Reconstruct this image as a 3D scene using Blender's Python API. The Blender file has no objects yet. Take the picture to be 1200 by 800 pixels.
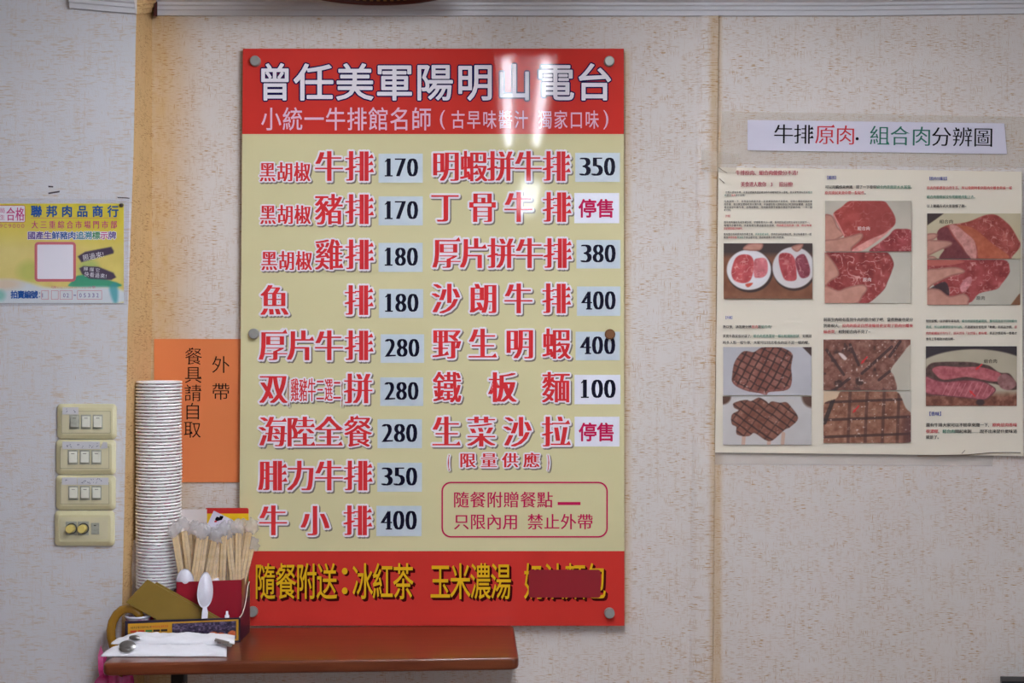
import bpy, bmesh, math, random
import numpy as np
from mathutils import Vector, Matrix, noise as mnoise

# ------------------------------------------------------------------ camera, world, light, exposure
SC = bpy.context.scene
COL = SC.collection
F, D, CZ = 1495.0, 2.6, 1.55            # focal length in pixels, camera to wall, camera height
cam = bpy.data.cameras.new('camera'); cam.sensor_width = 36; cam.lens = 36 * F / 1200
camo = bpy.data.objects.new('camera', cam); COL.objects.link(camo)
camo.location = (0, -D, CZ); camo.rotation_euler = (math.pi / 2, 0, 0); cam.clip_start = .02
SC.camera = camo
vs = SC.view_settings
SC.cycles.transparent_max_bounces = 48
vs.view_transform = 'Standard'; vs.look = 'None'; vs.gamma = 1; vs.use_curve_mapping = False
vs.exposure = 2.5
TUBE, TUBE_COL = 16.0, (.845, .895, 1.0)
FILL_POWER, FILL_COL = 5.0, (.70, .85, 1.0)  # strength and tint of the added cool fill
w = bpy.data.worlds.new('world'); SC.world = w; w.use_nodes = True
w.node_tree.nodes['Background'].inputs[0].default_value = (.75, .85, 1, 1)
w.node_tree.nodes['Background'].inputs[1].default_value = .15
X0, X1, Y1, CEIL = -2.3, 2.3, -6.2, 2.44
al = bpy.data.lights.new('cool_fill', 'AREA'); al.shape = 'RECTANGLE'; al.size = 1.4; al.size_y = 1.5  # added fill lamp out of view, brightens the scene with cool light
al.energy = FILL_POWER; al.color = FILL_COL
ao = bpy.data.objects.new('cool_fill', al); COL.objects.link(ao)
ao.location = (X1 - .12, -4.1, 1.5); ao.rotation_euler = (math.pi / 2, 0, math.radians(62))

def P(px, py, d): return ((px - 600) / F * d, d - D, CZ + (400 - py) / F * d)
def lin(c): c /= 255.; return c / 12.92 if c <= .04045 else ((c + .055) / 1.055) ** 2.4
def L(c): return tuple(lin(v) for v in c)

# ------------------------------------------------------------------ materials
def mat(name, c, rough=.6, spec=.5, metal=0, coat=0, bump=None, var=None, trans=None):
    m = bpy.data.materials.new(name); m.use_nodes = True
    N = m.node_tree.nodes; K = m.node_tree.links; b = N['Principled BSDF']
    b.inputs['Base Color'].default_value = (*L(c), 1)
    b.inputs['Roughness'].default_value = rough
    b.inputs['Specular IOR Level'].default_value = spec
    b.inputs['Metallic'].default_value = metal
    b.inputs['Coat Weight'].default_value = coat; b.inputs['Coat Roughness'].default_value = .08
    if var or bump:
        tc = N.new('ShaderNodeTexCoord')
    if var:                               # (scale, strength, second colour)
        n = N.new('ShaderNodeTexNoise'); n.inputs['Scale'].default_value = var[0]; n.inputs['Detail'].default_value = 5
        K.new(tc.outputs['Object'], n.inputs['Vector'])
        r = N.new('ShaderNodeMapRange'); r.inputs[1].default_value = .4; r.inputs[2].default_value = .7; r.inputs[4].default_value = var[1]
        K.new(n.outputs[0], r.inputs[0])
        mx = N.new('ShaderNodeMix'); mx.data_type = 'RGBA'
        mx.inputs[6].default_value = (*L(c), 1); mx.inputs[7].default_value = (*L(var[2]), 1)
        K.new(r.outputs[0], mx.inputs[0]); K.new(mx.outputs[2], b.inputs['Base Color'])
    if bump:
        n2 = N.new('ShaderNodeTexNoise'); n2.inputs['Scale'].default_value = bump[0]; n2.inputs['Detail'].default_value = 4
        K.new(tc.outputs['Object'], n2.inputs['Vector'])
        bp = N.new('ShaderNodeBump'); bp.inputs['Strength'].default_value = bump[1]; bp.inputs['Distance'].default_value = .002
        K.new(n2.outputs[0], bp.inputs['Height']); K.new(bp.outputs[0], b.inputs['Normal'])
    if trans is not None:                 # clear film: share of light that passes straight through
        t = N.new('ShaderNodeBsdfTransparent'); mx = N.new('ShaderNodeMixShader')
        mx.inputs[0].default_value = trans
        K.new(b.outputs[0], mx.inputs[1]); K.new(t.outputs[0], mx.inputs[2])
        K.new(mx.outputs[0], N['Material Output'].inputs[0])
    return m

def printmat(name, rough=.35, coat=0):
    m = mat(name, (255, 255, 255), rough, coat=coat)
    a = m.node_tree.nodes.new('ShaderNodeAttribute'); a.attribute_name = 'ink'
    m.node_tree.links.new(a.outputs[0], m.node_tree.nodes['Principled BSDF'].inputs['Base Color'])
    return m

def math_node(N, K, op, a, b=None, c=None, clamp=False):
    n = N.new('ShaderNodeMath'); n.operation = op; n.use_clamp = clamp
    for i, v in enumerate((a, b, c)):
        if v is None: continue
        if isinstance(v, (int, float)): n.inputs[i].default_value = v
        else: K.new(v, n.inputs[i])
    return n.outputs[0]

def wallpaper(name, base, fleck, stain_rects=()):
    """flecked linen wallpaper; stain_rects: (x0,x1,z0,z1,soft,strength) nicotine-yellow grime with a place of its own"""
    m = mat(name, base, .75, .3); N = m.node_tree.nodes; K = m.node_tree.links; b = N['Principled BSDF']
    tc = N.new('ShaderNodeTexCoord'); sep = N.new('ShaderNodeSeparateXYZ'); K.new(tc.outputs['Object'], sep.inputs[0])
    def nz(sx, sy, sz, lo, hi, detail=2):
        mp = N.new('ShaderNodeMapping'); mp.inputs['Scale'].default_value = (sx, sy, sz); K.new(tc.outputs['Object'], mp.inputs[0])
        n = N.new('ShaderNodeTexNoise'); n.inputs['Scale'].default_value = 1; n.inputs['Detail'].default_value = detail
        K.new(mp.outputs[0], n.inputs['Vector'])
        r = N.new('ShaderNodeMapRange'); r.inputs[1].default_value = lo; r.inputs[2].default_value = hi; K.new(n.outputs[0], r.inputs[0])
        return r.outputs[0]
    hor = nz(70, 70, 600, .545, .64); ver = nz(560, 560, 55, .585, .68); vline = nz(150, 150, 9, .60, .70, 1)
    patch = nz(22, 22, 22, .33, .58); patch2 = nz(14, 14, 40, .4, .65)
    f1 = math_node(N, K, 'MULTIPLY', hor, patch)
    f2 = math_node(N, K, 'MULTIPLY', ver, patch2)
    f3 = math_node(N, K, 'MULTIPLY', math_node(N, K, 'MULTIPLY', vline, nz(260, 260, 200, .4, .65)), .5)
    fl = math_node(N, K, 'MAXIMUM', math_node(N, K, 'MAXIMUM', f1, f2), f3)
    fl = math_node(N, K, 'MULTIPLY', fl, .8, clamp=True)
    mx = N.new('ShaderNodeMix'); mx.data_type = 'RGBA'; mx.inputs[6].default_value = (*L(base), 1); mx.inputs[7].default_value = (*L(fleck), 1)
    K.new(fl, mx.inputs[0]); colr = mx.outputs[2]
    blot = nz(3, 3, 3, .35, .75, 4)
    mb = N.new('ShaderNodeMix'); mb.data_type = 'RGBA'; mb.blend_type = 'MULTIPLY'; mb.inputs[7].default_value = (.94, .92, .89, 1)
    K.new(math_node(N, K, 'MULTIPLY', blot, .7), mb.inputs[0]); K.new(colr, mb.inputs[6]); colr = mb.outputs[2]
    tot = None
    for (a0, a1, z0, z1, soft, st) in stain_rects:
        def edge(v, lo, hi):
            r1 = N.new('ShaderNodeMapRange'); r1.interpolation_type = 'SMOOTHSTEP'
            r1.inputs[1].default_value = lo - soft; r1.inputs[2].default_value = lo; K.new(v, r1.inputs[0])
            r2 = N.new('ShaderNodeMapRange'); r2.interpolation_type = 'SMOOTHSTEP'
            r2.inputs[1].default_value = hi + soft; r2.inputs[2].default_value = hi; K.new(v, r2.inputs[0])
            return math_node(N, K, 'MULTIPLY', r1.outputs[0], r2.outputs[0])
        e = math_node(N, K, 'MULTIPLY', math_node(N, K, 'MULTIPLY', edge(sep.outputs[0], a0, a1), edge(sep.outputs[2], z0, z1)), st)
        tot = e if tot is None else math_node(N, K, 'MAXIMUM', tot, e)
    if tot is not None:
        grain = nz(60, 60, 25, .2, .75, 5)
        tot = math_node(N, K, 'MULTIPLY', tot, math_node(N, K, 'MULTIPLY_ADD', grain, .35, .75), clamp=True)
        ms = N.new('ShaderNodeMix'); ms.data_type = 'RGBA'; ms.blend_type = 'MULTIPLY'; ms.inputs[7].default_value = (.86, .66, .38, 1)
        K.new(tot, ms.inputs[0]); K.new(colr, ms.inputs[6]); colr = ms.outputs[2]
    K.new(colr, b.inputs['Base Color'])
    n = N.new('ShaderNodeTexNoise'); n.inputs['Scale'].default_value = 420; n.inputs['Detail'].default_value = 3; K.new(tc.outputs['Object'], n.inputs['Vector'])
    bp = N.new('ShaderNodeBump'); bp.inputs['Strength'].default_value = .35; bp.inputs['Distance'].default_value = .0012
    K.new(n.outputs[0], bp.inputs['Height']); K.new(bp.outputs[0], b.inputs['Normal'])
    return m

def woodmat(name, c1, c2, rough=.3):
    m = mat(name, c1, rough, coat=.25); N = m.node_tree.nodes; K = m.node_tree.links; b = N['Principled BSDF']
    tc = N.new('ShaderNodeTexCoord'); mp = N.new('ShaderNodeMapping'); mp.inputs['Scale'].default_value = (3, 70, 70); K.new(tc.outputs['Object'], mp.inputs[0])
    n = N.new('ShaderNodeTexNoise'); n.inputs['Scale'].default_value = 1.6; n.inputs['Detail'].default_value = 6; K.new(mp.outputs[0], n.inputs['Vector'])
    r = N.new('ShaderNodeMapRange'); r.inputs[1].default_value = .3; r.inputs[2].default_value = .7; K.new(n.outputs[0], r.inputs[0])
    mx = N.new('ShaderNodeMix'); mx.data_type = 'RGBA'; mx.inputs[6].default_value = (*L(c1), 1); mx.inputs[7].default_value = (*L(c2), 1)
    K.new(r.outputs[0], mx.inputs[0]); K.new(mx.outputs[2], b.inputs['Base Color'])
    return m

# ------------------------------------------------------------------ object helpers
def origin(p):
    o = Vector((0, 0, 0))
    while p is not None: o += Vector(p.location); p = p.parent
    return o
def obj(name, verts, faces, mats, parent=None, midx=None, smooth=False, bevel=0, kind=None, sub=0):
    """one mesh object from world-space vertices"""
    verts = [tuple(v) for v in verts]
    if parent is None:
        a = np.array(verts); base = Vector(((a[:, 0].min() + a[:, 0].max()) / 2, (a[:, 1].min() + a[:, 1].max()) / 2, a[:, 2].min()))
        if kind == 'structure': base = Vector((0, 0, 0))
    else: base = origin(parent)
    me = bpy.data.meshes.new(name)
    me.from_pydata([(v[0] - base.x, v[1] - base.y, v[2] - base.z) for v in verts], [], faces)
    for m in (mats if isinstance(mats, (list, tuple)) else [mats]): me.materials.append(m)
    if midx is not None: me.polygons.foreach_set('material_index', midx)
    if smooth: me.polygons.foreach_set('use_smooth', [True] * len(me.polygons))
    me.update()
    o = bpy.data.objects.new(name, me); COL.objects.link(o)
    if parent is not None: o.parent = parent
    else: o.location = base
    if bevel:
        b = o.modifiers.new('b', 'BEVEL'); b.width = bevel; b.segments = 3; b.limit_method = 'ANGLE'; b.angle_limit = .6
        me.polygons.foreach_set('use_smooth', [True] * len(me.polygons))
        wn = o.modifiers.new('w', 'WEIGHTED_NORMAL'); wn.keep_sharp = False
    if sub:
        s = o.modifiers.new('s', 'SUBSURF'); s.levels = sub; s.render_levels = sub
    if kind: o['kind'] = kind
    return o
def tag(o, label, cat, group=None):
    o['label'] = label; o['category'] = cat
    if group: o['group'] = group
    return o
def thing(name, label, cat, loc, group=None):
    o = bpy.data.objects.new(name, None); o.empty_display_size = .02; COL.objects.link(o); o.location = loc
    return tag(o, label, cat, group)
class B:
    """accumulates shapes for one mesh"""
    def __init__(s): s.v, s.f, s.m = [], [], []
    def add(s, v, f, m=0):
        n = len(s.v); s.v += [tuple(p) for p in v]; s.f += [tuple(i + n for i in q) for q in f]; s.m += [m] * len(f); return s
    def box(s, x0, x1, y0, y1, z0, z1, m=0, M=None):
        v = [Vector(p) for p in ((x0,y0,z0),(x1,y0,z0),(x1,y1,z0),(x0,y1,z0),(x0,y0,z1),(x1,y0,z1),(x1,y1,z1),(x0,y1,z1))]
        if M: v = [M @ p for p in v]
        return s.add(v, [(3,2,1,0),(4,5,6,7),(0,1,5,4),(1,2,6,5),(2,3,7,6),(3,0,4,7)], m)
    def hexa(s, front, back, m=0):
        """prism between two quads (each four points, counter-clockwise seen from the camera)"""
        return s.add(list(front) + list(back), [(0,1,2,3),(7,6,5,4),(1,0,4,5),(2,1,5,6),(3,2,6,7),(0,3,7,4)], m)
    def tube(s, pts, r, n=10, m=0, cap=True):
        pts = [Vector(p) for p in pts]; rs = r if isinstance(r, (list, tuple)) else [r] * len(pts)
        up = None; rings = []
        for i, p in enumerate(pts):
            t = (pts[min(i + 1, len(pts) - 1)] - pts[max(i - 1, 0)]).normalized()
            if up is None: up = t.orthogonal().normalized()
            up = (up - t * up.dot(t)).normalized(); sd = t.cross(up)
            rings.append([p + (up * math.cos(a) + sd * math.sin(a)) * rs[i] for a in (2 * math.pi * k / n for k in range(n))])
        v = [q for R in rings for q in R]; f = []
        for i in range(len(pts) - 1):
            for k in range(n): f.append((i*n+k, i*n+(k+1) % n, (i+1)*n+(k+1) % n, (i+1)*n+k))
        if cap: f += [tuple(range(n - 1, -1, -1)), tuple((len(pts)-1)*n+k for k in range(n))]
        return s.add(v, f, m)
    def lathe(s, prof, c, n=32, M=None, m=0, closed=False):
        v = []; M = M or Matrix.Identity(3); c = Vector(c)
        for (r, z) in prof:
            for k in range(n):
                a = 2 * math.pi * k / n; v.append(c + M @ Vector((r * math.cos(a), r * math.sin(a), z)))
        f = []; q = len(prof)
        for i in range(q if closed else q - 1):
            j = (i + 1) % q
            for k in range(n): f.append((i*n+k, i*n+(k+1) % n, j*n+(k+1) % n, j*n+k))
        return s.add(v, f, m)
    def rect(s, x0, y0, x1, y1, d, m=0):
        return s.add([P(x0,y1,d),P(x1,y1,d),P(x1,y0,d),P(x0,y0,d)], [(0,1,2,3)], m)
    def poly(s, pts, d, m=0):
        return s.add([P(x, y, d) for x, y in pts][::-1], [tuple(range(len(pts)))], m)
    def obj(s, name, mats, parent=None, **k): return obj(name, s.v, s.f, mats, parent, s.m, **k)

def roundrect(x0, y0, x1, y1, r, n=6):
    o = []
    for cx, cy, a0 in ((x1-r,y0+r,-90),(x1-r,y1-r,0),(x0+r,y1-r,90),(x0+r,y0+r,180)):
        for k in range(n + 1):
            a = math.radians(a0 + 90 * k / n); o.append((cx + r * math.cos(a), cy + r * math.sin(a)))
    return o

# ------------------------------------------------------------------ lettering
_G = {}; _PN = 0
def glyph(ch, off=0.):
    k = (ch, off)
    if k in _G: return _G[k]
    c = bpy.data.curves.new('g', 'FONT'); c.body = ch; c.size = 1; c.offset = off; c.resolution_u = 3; c.fill_mode = 'FRONT'
    o = bpy.data.objects.new('g', c); COL.objects.link(o)
    dg = bpy.context.evaluated_depsgraph_get(); me = bpy.data.meshes.new_from_object(o.evaluated_get(dg))
    v = np.array([(q.co.x, q.co.y) for q in me.vertices]) if len(me.vertices) else np.zeros((0, 2))
    f = [tuple(p.vertices) for p in me.polygons]
    bpy.data.objects.remove(o); bpy.data.curves.remove(c); bpy.data.meshes.remove(me)
    g = []                                    # every face counter-clockwise
    for q in f:
        a = sum(v[q[i]][0] * v[q[(i+1) % len(q)]][1] - v[q[(i+1) % len(q)]][0] * v[q[i]][1] for i in range(len(q)))
        g.append(q if a > 0 else q[::-1])
    _G[k] = (v, g); return _G[k]
def serifs(ch, off):
    """the little triangular ends of a Ming face, set on the right end of each level stroke"""
    v, f = glyph(ch, off); ed = {}
    for q in f:
        for i in range(len(q)): ed[(q[i], q[(i+1) % len(q)])] = 1
    bd = {a: b for (a, b) in ed if (b, a) not in ed}
    pv = {b: a for a, b in bd.items()}; out = []
    for a, b in bd.items():
        d = v[b] - v[a]
        if .015 < d[1] < .09 and abs(d[0]) < .25 * d[1] and b in bd and a in pv:
            nx = v[bd[b]] - v[b]; px = v[a] - v[pv[a]]
            if nx[0] < -.06 and abs(nx[1]) < .25 * abs(nx[0]) and px[0] > .06 and abs(px[1]) < .25 * px[0]:
                out.append([(v[b][0] - .15, v[b][1]), (v[b][0] + .015, v[a][1]), (v[b][0] - .045, v[b][1] + .085)])
    return out
def ring(r, n=8): return [(r * math.cos(2*math.pi*k/n), r * math.sin(2*math.pi*k/n)) for k in range(n)] + [(0, 0)]
def put(b, ch, x0, y0, x1, y1, d, m=0, off=0., copies=((0, 0),), serif=False, fit=False, rot=0., shift=(0, 0), slant=0):
    """one character whose ink fills about the pixel box x0..x1, y0..y1; copies: offsets in em that thicken it; shift in px"""
    v, f = glyph(ch, off)
    if not len(v): return
    if fit: a0, a1 = v.min(0), v.max(0)
    else: a0, a1 = np.array((.04, -.08)), np.array((.96, .84))
    ex = max(abs(c[0]) for c in copies) if fit else 0; ey = max(abs(c[1]) for c in copies) if fit else 0
    a0 = a0 - (ex, ey); a1 = a1 + (ex, ey)
    sx, sy = (x1 - x0) / (a1[0] - a0[0]), (y1 - y0) / (a1[1] - a0[1])
    tri = serifs(ch, off) if serif else []
    cx, cy = (x0 + x1) / 2, (y0 + y1) / 2; cr, sr = math.cos(rot), math.sin(rot)
    def W(p, c, dd):
        x = x0 + (p[0] + c[0] - a0[0]) * sx + slant * (p[1] - .38) * sx; y = y1 - (p[1] + c[1] - a0[1]) * sy
        x, y = x - cx, y - cy
        return P(cx + x * cr - y * sr + shift[0], cy + x * sr + y * cr + shift[1], dd)
    global _PN
    _PN += 1; d = d - (_PN % 4) * 3e-6       # overlapping strokes lie a hair apart, like layers of ink
    for k, c in enumerate(copies): b.add([W(p, c, d - k * 1.3e-5) for p in v], f, m)
    for j, t in enumerate(tri):
        for k, c in enumerate(copies if len(copies) > 6 else [(max(q[0] for q in copies), 0)]): b.add([W(p, c, d - (len(copies) + k) * 1.3e-5 - j * 1e-6) for p in t], [(0, 1, 2)], m)
def row(b, s, x0, x1, y0, y1, d, m=0, cw=None, slope=0., **k):
    """a line of characters, the first one's ink starting at x0 and the last one's ending at x1"""
    n = len(s); cw = cw or (x1 - x0) / n * .93
    for i, ch in enumerate(s):
        if ch == ' ': continue
        mm = m[i] if isinstance(m, (list, tuple)) else m
        l = x0 + (x1 - x0 - cw) * (i / (n - 1) if n > 1 else .5); dy = slope * (l - x0)
        put(b, ch, l, y0 + dy, l + cw, y1 + dy, d, mm, **k)

# ------------------------------------------------------------------ printed pictures (a fine mesh whose points carry the ink)
rng = np.random.default_rng(7)
def vnoise(h, wd, cell, seed, oct=3):
    out = np.zeros((h, wd)); amp = 1; tot = 0; r = np.random.default_rng(seed)
    for o in range(oct):
        gy, gx = int(h / cell) + 3, int(wd / cell) + 3; g = r.random((gy, gx))
        y = np.arange(h) / cell; x = np.arange(wd) / cell; iy, ix = y.astype(int), x.astype(int)
        fy, fx = (y - iy), (x - ix); fy = (fy*fy*(3-2*fy))[:, None]; fx = (fx*fx*(3-2*fx))[None]
        a = g[np.ix_(iy, ix)]; bb = g[np.ix_(iy, ix+1)]; c = g[np.ix_(iy+1, ix)]; dd = g[np.ix_(iy+1, ix+1)]
        out += amp * ((a*(1-fx)+bb*fx)*(1-fy) + (c*(1-fx)+dd*fx)*fy); tot += amp; amp *= .55; cell = max(cell / 2, 1)
    return out / tot
class Pic:
    def __init__(s, x0, y0, x1, y1, bg, res=1.7):
        s.b = (x0, y0, x1, y1); s.w = int((x1-x0)*res)+1; s.h = int((y1-y0)*res)+1; s.res = res
        s.X, s.Y = np.meshgrid(np.linspace(x0, x1, s.w), np.linspace(y0, y1, s.h))
        s.a = np.ones((s.h, s.w, 3)) * np.array(bg, float); s.seed = int(x0*7+y0*3)
    def n(s, cell, oct=3): s.seed += 1; return vnoise(s.h, s.w, cell*s.res, s.seed, oct)
    def mask(s, pts, soft=.7, smooth=True):
        p = np.array(pts, float)
        if smooth:
            q = []
            for i in range(len(p)):
                a, b_, c, d = p[i-1], p[i], p[(i+1) % len(p)], p[(i+2) % len(p)]
                for t in (0, .25, .5, .75):
                    q.append(.5*((2*b_)+(c-a)*t+(2*a-5*b_+4*c-d)*t*t+(3*b_-a-3*c+d)*t**3))
            p = np.array(q)
        ins = np.zeros(s.X.shape, bool); dist = np.full(s.X.shape, 1e9)
        for i in range(len(p)):
            (xa, ya), (xb, yb) = p[i-1], p[i]
            if ya != yb:
                c = ((ya > s.Y) != (yb > s.Y)) & (s.X < (xb-xa)*(s.Y-ya)/(yb-ya)+xa); ins ^= c
            dx, dy = xb-xa, yb-ya; t = np.clip(((s.X-xa)*dx+(s.Y-ya)*dy)/(dx*dx+dy*dy+1e-9), 0, 1)
            dist = np.minimum(dist, np.hypot(s.X-xa-t*dx, s.Y-ya-t*dy))
        s.sd = np.where(ins, dist, -dist)
        return np.clip(s.sd/soft*.5+.5, 0, 1)
    def ell(s, cx, cy, rx, ry, soft=.8):
        r = np.hypot((s.X-cx)/rx, (s.Y-cy)/ry); s.sd = (1-r)*min(rx, ry); return np.clip(s.sd/soft*.5+.5, 0, 1)
    def fill(s, mk, c, var=None):
        c = np.ones_like(s.a)*np.array(c, float)
        if var is not None: c = c + var[..., None]
        s.a = s.a*(1-mk[..., None]) + c*mk[..., None]
    def meat(s, mk, c, marb=.5, cell=7, fat=(232, 178, 168), vary=40):
        s.fill(mk, c, (s.n(9)-.5)*vary*2)
        rd = np.abs(s.n(cell, 2)-.5); v = np.clip(1-rd/.035, 0, 1)*np.clip((s.n(14)-.35)*4, 0, 1)*marb
        s.fill(mk*v, fat); s.fill(mk*np.clip((s.n(3, 1)-.72)*4, 0, 1)*marb*.6, fat)
    def skin(s, pts):
        mk = s.mask(pts); s.fill(mk, (198, 140, 120), (s.n(6)-.5)*26)
        s.fill(mk*np.clip(1-s.sd/2.2, 0, 1)*.6, (120, 62, 52))
    def line(s, x0, y0, x1, y1, wd, c, al=1., within=None):
        dx, dy = x1-x0, y1-y0; t = np.clip(((s.X-x0)*dx+(s.Y-y0)*dy)/(dx*dx+dy*dy), 0, 1)
        mk = np.clip((wd-np.hypot(s.X-x0-t*dx, s.Y-y0-t*dy))/.6+.5, 0, 1)*al
        s.fill(mk*(within if within is not None else 1), c)
    def arrow(s, x0, y0, x1, y1):
        c = (222, 40, 40); s.line(x0, y0, x1, y1, .8, c)
        a = math.atan2(y0-y1, x0-x1)
        s.fill(s.mask([(x1, y1), (x1+3.4*math.cos(a+.6), y1+3.4*math.sin(a+.6)), (x1+3.4*math.cos(a-.6), y1+3.4*math.sin(a-.6))], smooth=False), c)
    def grill(s, mk, ang, pitch, wd, c=(58, 30, 24), al=.8, ph=0):
        a = math.radians(ang); u = s.X*math.cos(a)+s.Y*math.sin(a)+ph + (s.n(10, 1)-.5)*1.6
        q = np.abs((u/pitch) % 1-.5)*pitch; s.fill(mk*np.clip((wd-(pitch/2-q))/.7+.5, 0, 1)*al, c)
    def mesh(s, b, d, ink, m=0, skew=None):
        a = np.clip(s.a, 0, 255)/255.; a = np.where(a <= .04045, a/12.92, ((a+.055)/1.055)**2.4)
        n0 = len(b.v); v = []
        for j in range(s.h):
            for i in range(s.w):
                x, y = s.X[j, i], s.Y[j, i]
                if skew: x, y = skew(x, y)
                v.append(P(x, y, d) if not callable(d) else d(x, y))
        f = [(j*s.w+i+s.w, j*s.w+i+s.w+1, j*s.w+i+1, j*s.w+i) for j in range(s.h-1) for i in range(s.w-1)]
        b.add(v, f, m); ink.append((n0, a.reshape(-1, 3)))
def ink_attr(o, ink):
    me = o.data; arr = np.ones((len(me.vertices), 4), np.float32)
    for n0, a in ink: arr[n0:n0+len(a), :3] = a
    at = me.attributes.new('ink', 'FLOAT_COLOR', 'POINT'); at.data.foreach_set('color', arr.ravel())

# ------------------------------------------------------------------ the room
zc = lambda py, d=D: CZ + (400 - py) / F * d
xc = lambda px, d=D: (px - 600) / F * d
BXR, BZT, BZB = xc(731, 2.58), zc(57, 2.58), zc(733, 2.58)
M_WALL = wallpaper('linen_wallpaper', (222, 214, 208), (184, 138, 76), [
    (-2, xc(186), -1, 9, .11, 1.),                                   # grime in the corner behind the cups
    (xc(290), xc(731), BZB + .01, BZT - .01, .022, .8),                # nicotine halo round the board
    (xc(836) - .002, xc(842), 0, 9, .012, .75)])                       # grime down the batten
M_COLM = wallpaper('linen_wallpaper_column', (214, 213, 216), (202, 180, 156))
M_REV = wallpaper('linen_wallpaper_stained', (224, 188, 134), (170, 116, 64))
M_PLAIN = mat('painted_plaster', (176, 168, 160), .8)
M_WHITE = mat('white_moulding', (214, 213, 216), .45, var=(8, .25, (190, 182, 170)))
M_DARK = mat('dark_gap', (70, 22, 20), .7)

CF = D - .136                                             # distance of the column's front face
colrows = [(0, 160, 178), (180, 156.5, 178), (380, 149.5, 178), (560, 146.5, 175), (690, 143.5, 171), (800, 141, 169)]
def ext(y):                                                # rows beyond the picture go straight on
    r = colrows
    for a, b_ in zip(r, r[1:]):
        if y <= b_[0] or b_ is r[-1]:
            t = (y - a[0]) / (b_[0] - a[0]); return a[1] + t*(b_[1]-a[1]), a[2] + t*(b_[2]-a[2])
zs = [CEIL, zc(0, CF), zc(180, CF), zc(380, CF), zc(560, CF), zc(690, CF), zc(800, CF), 0]
v = []
for z in zs:
    y = 400 - (z - CZ) * F / CF
    e, c = (ext(y) if 0 <= y <= 800 else ((160, 178) if y < 0 else (141, 169)))
    v.append((xc(e, CF), CF - D, z)); v.append((xc(c), .0, z))
b = B()
for i in range(len(zs) - 1):
    a = [(X0, CF - D, zs[i+1]), v[2*i+2], v[2*i], (X0, CF - D, zs[i])]; b.add(a, [(0, 1, 2, 3)], 0)
    b.add([v[2*i+2], v[2*i+3], v[2*i+1], v[2*i]], [(0, 1, 2, 3)], 1)
b.obj('wall_left', [M_COLM, M_REV], kind='structure')
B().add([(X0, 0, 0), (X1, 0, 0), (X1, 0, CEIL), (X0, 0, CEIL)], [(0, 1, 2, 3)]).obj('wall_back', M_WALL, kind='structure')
B().add([(X0, Y1, 0), (X1, Y1, 0), (X1, 0, 0), (X0, 0, 0)], [(0, 1, 2, 3)]).obj('floor', mat('floor_tile', (122, 76, 40), .5, var=(4, .6, (104, 64, 34))), kind='structure')
B().add([(X0, 0, CEIL), (X1, 0, CEIL), (X1, Y1, CEIL), (X0, Y1, CEIL)], [(0, 1, 2, 3)]).obj('ceiling', M_PLAIN, kind='structure')
B().add([(X0, Y1, 0), (X0, 0, 0), (X0, 0, CEIL), (X0, Y1, CEIL)], [(0, 1, 2, 3)]).obj('wall_side', mat('painted_plaster_tan', (104, 80, 54), .8), kind='structure')
B().add([(X1, Y1, 0), (X0, Y1, 0), (X0, Y1, CEIL), (X1, Y1, CEIL)], [(0, 1, 2, 3)]).obj('wall_front', mat('painted_plaster_dim', (92, 74, 54), .8), kind='structure')
b = B(); wy0, wy1, wz0, wz1 = -5.0, -3.2, .8, 2.2      # right wall, with an opening for the added, unseen window
for (ya, yb, za, zb) in ((Y1, wy0, 0, CEIL), (wy1, 0, 0, CEIL), (wy0, wy1, 0, wz0), (wy0, wy1, wz1, CEIL)):
    b.add([(X1, yb, za), (X1, ya, za), (X1, ya, zb), (X1, yb, zb)], [(0, 1, 2, 3)])
b.obj('wall_right', M_PLAIN, kind='structure')
b = B()
for (ya, yb, za, zb) in ((wy0, wy0+.05, wz0, wz1), (wy1-.05, wy1, wz0, wz1), (wy0+.05, wy1-.05, wz0, wz0+.05), (wy0+.05, wy1-.05, wz1-.05, wz1), (-4.12, -4.08, wz0+.05, wz1-.05)):
    b.box(X1-.005, X1+.05, ya, yb, za, zb)
b.obj('added_window_1', mat('added_frame_white', (220, 220, 220), .4), kind='structure')  # made-up window frame out of view, set round the fill lamp

# cornice along the wall, along the reveal and along the column
def cornice(name, pts, out, m=M_WHITE, end=None):
    """pts: lower back edge points; out: unit vectors away from the wall; a stepped profile extruded along them"""
    prof = [(0, 0), (.008, 0), (.010, .009), (.013, .0105), (.013, .017), (.018, .019), (.018, .024), (.026, .0265), (.030, .045), (.042, .07), (.046, .075), (.046, .2), (0, .2)]
    v, f = [], []; n = len(prof)
    for p, o in zip(pts, out):
        for a, z in prof: v.append((p[0] + o[0]*a, p[1] + o[1]*a, min(p[2] + z, CEIL - .0005)))
    for i in range(len(pts) - 1):
        for k in range(n - 1): f.append((i*n+k, (i+1)*n+k, (i+1)*n+k+1, i*n+k+1))
    f += [tuple(range(n)), tuple(range((len(pts)-1)*n+n-1, (len(pts)-1)*n-1, -1))]
    return obj(name, v, f, m, kind='structure')
cornice('trim_1', [(xc(184.5), -.0005, zc(19)), (xc(600), -.0005, zc(19.3)), (xc(1000), -.0005, zc(19.5)), (xc(1260), -.0005, zc(16))], [(0, -1)]*4)
cornice('trim_2', [P(83, 10.5, CF), P(160.5, 17, CF)], [(0, -1)]*2)
cornice('trim_3', [(xc(159.8, CF)+.0005, CF-D, zc(17, CF)), (xc(178)+.0005, -.03, zc(19))], [(1, -.2)]*2, M_REV)
B().hexa([P(179.5, 18.5, 2.56), P(184.4, 19.5, 2.56), P(184.4, 2, 2.56), P(182, 2, 2.56)], [P(179.5, 18.5, 2.599), P(184.4, 19.5, 2.599), P(184.4, 2, 2.599), P(182, 2, 2.599)]).obj('trim_4', M_DARK, kind='structure')
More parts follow.
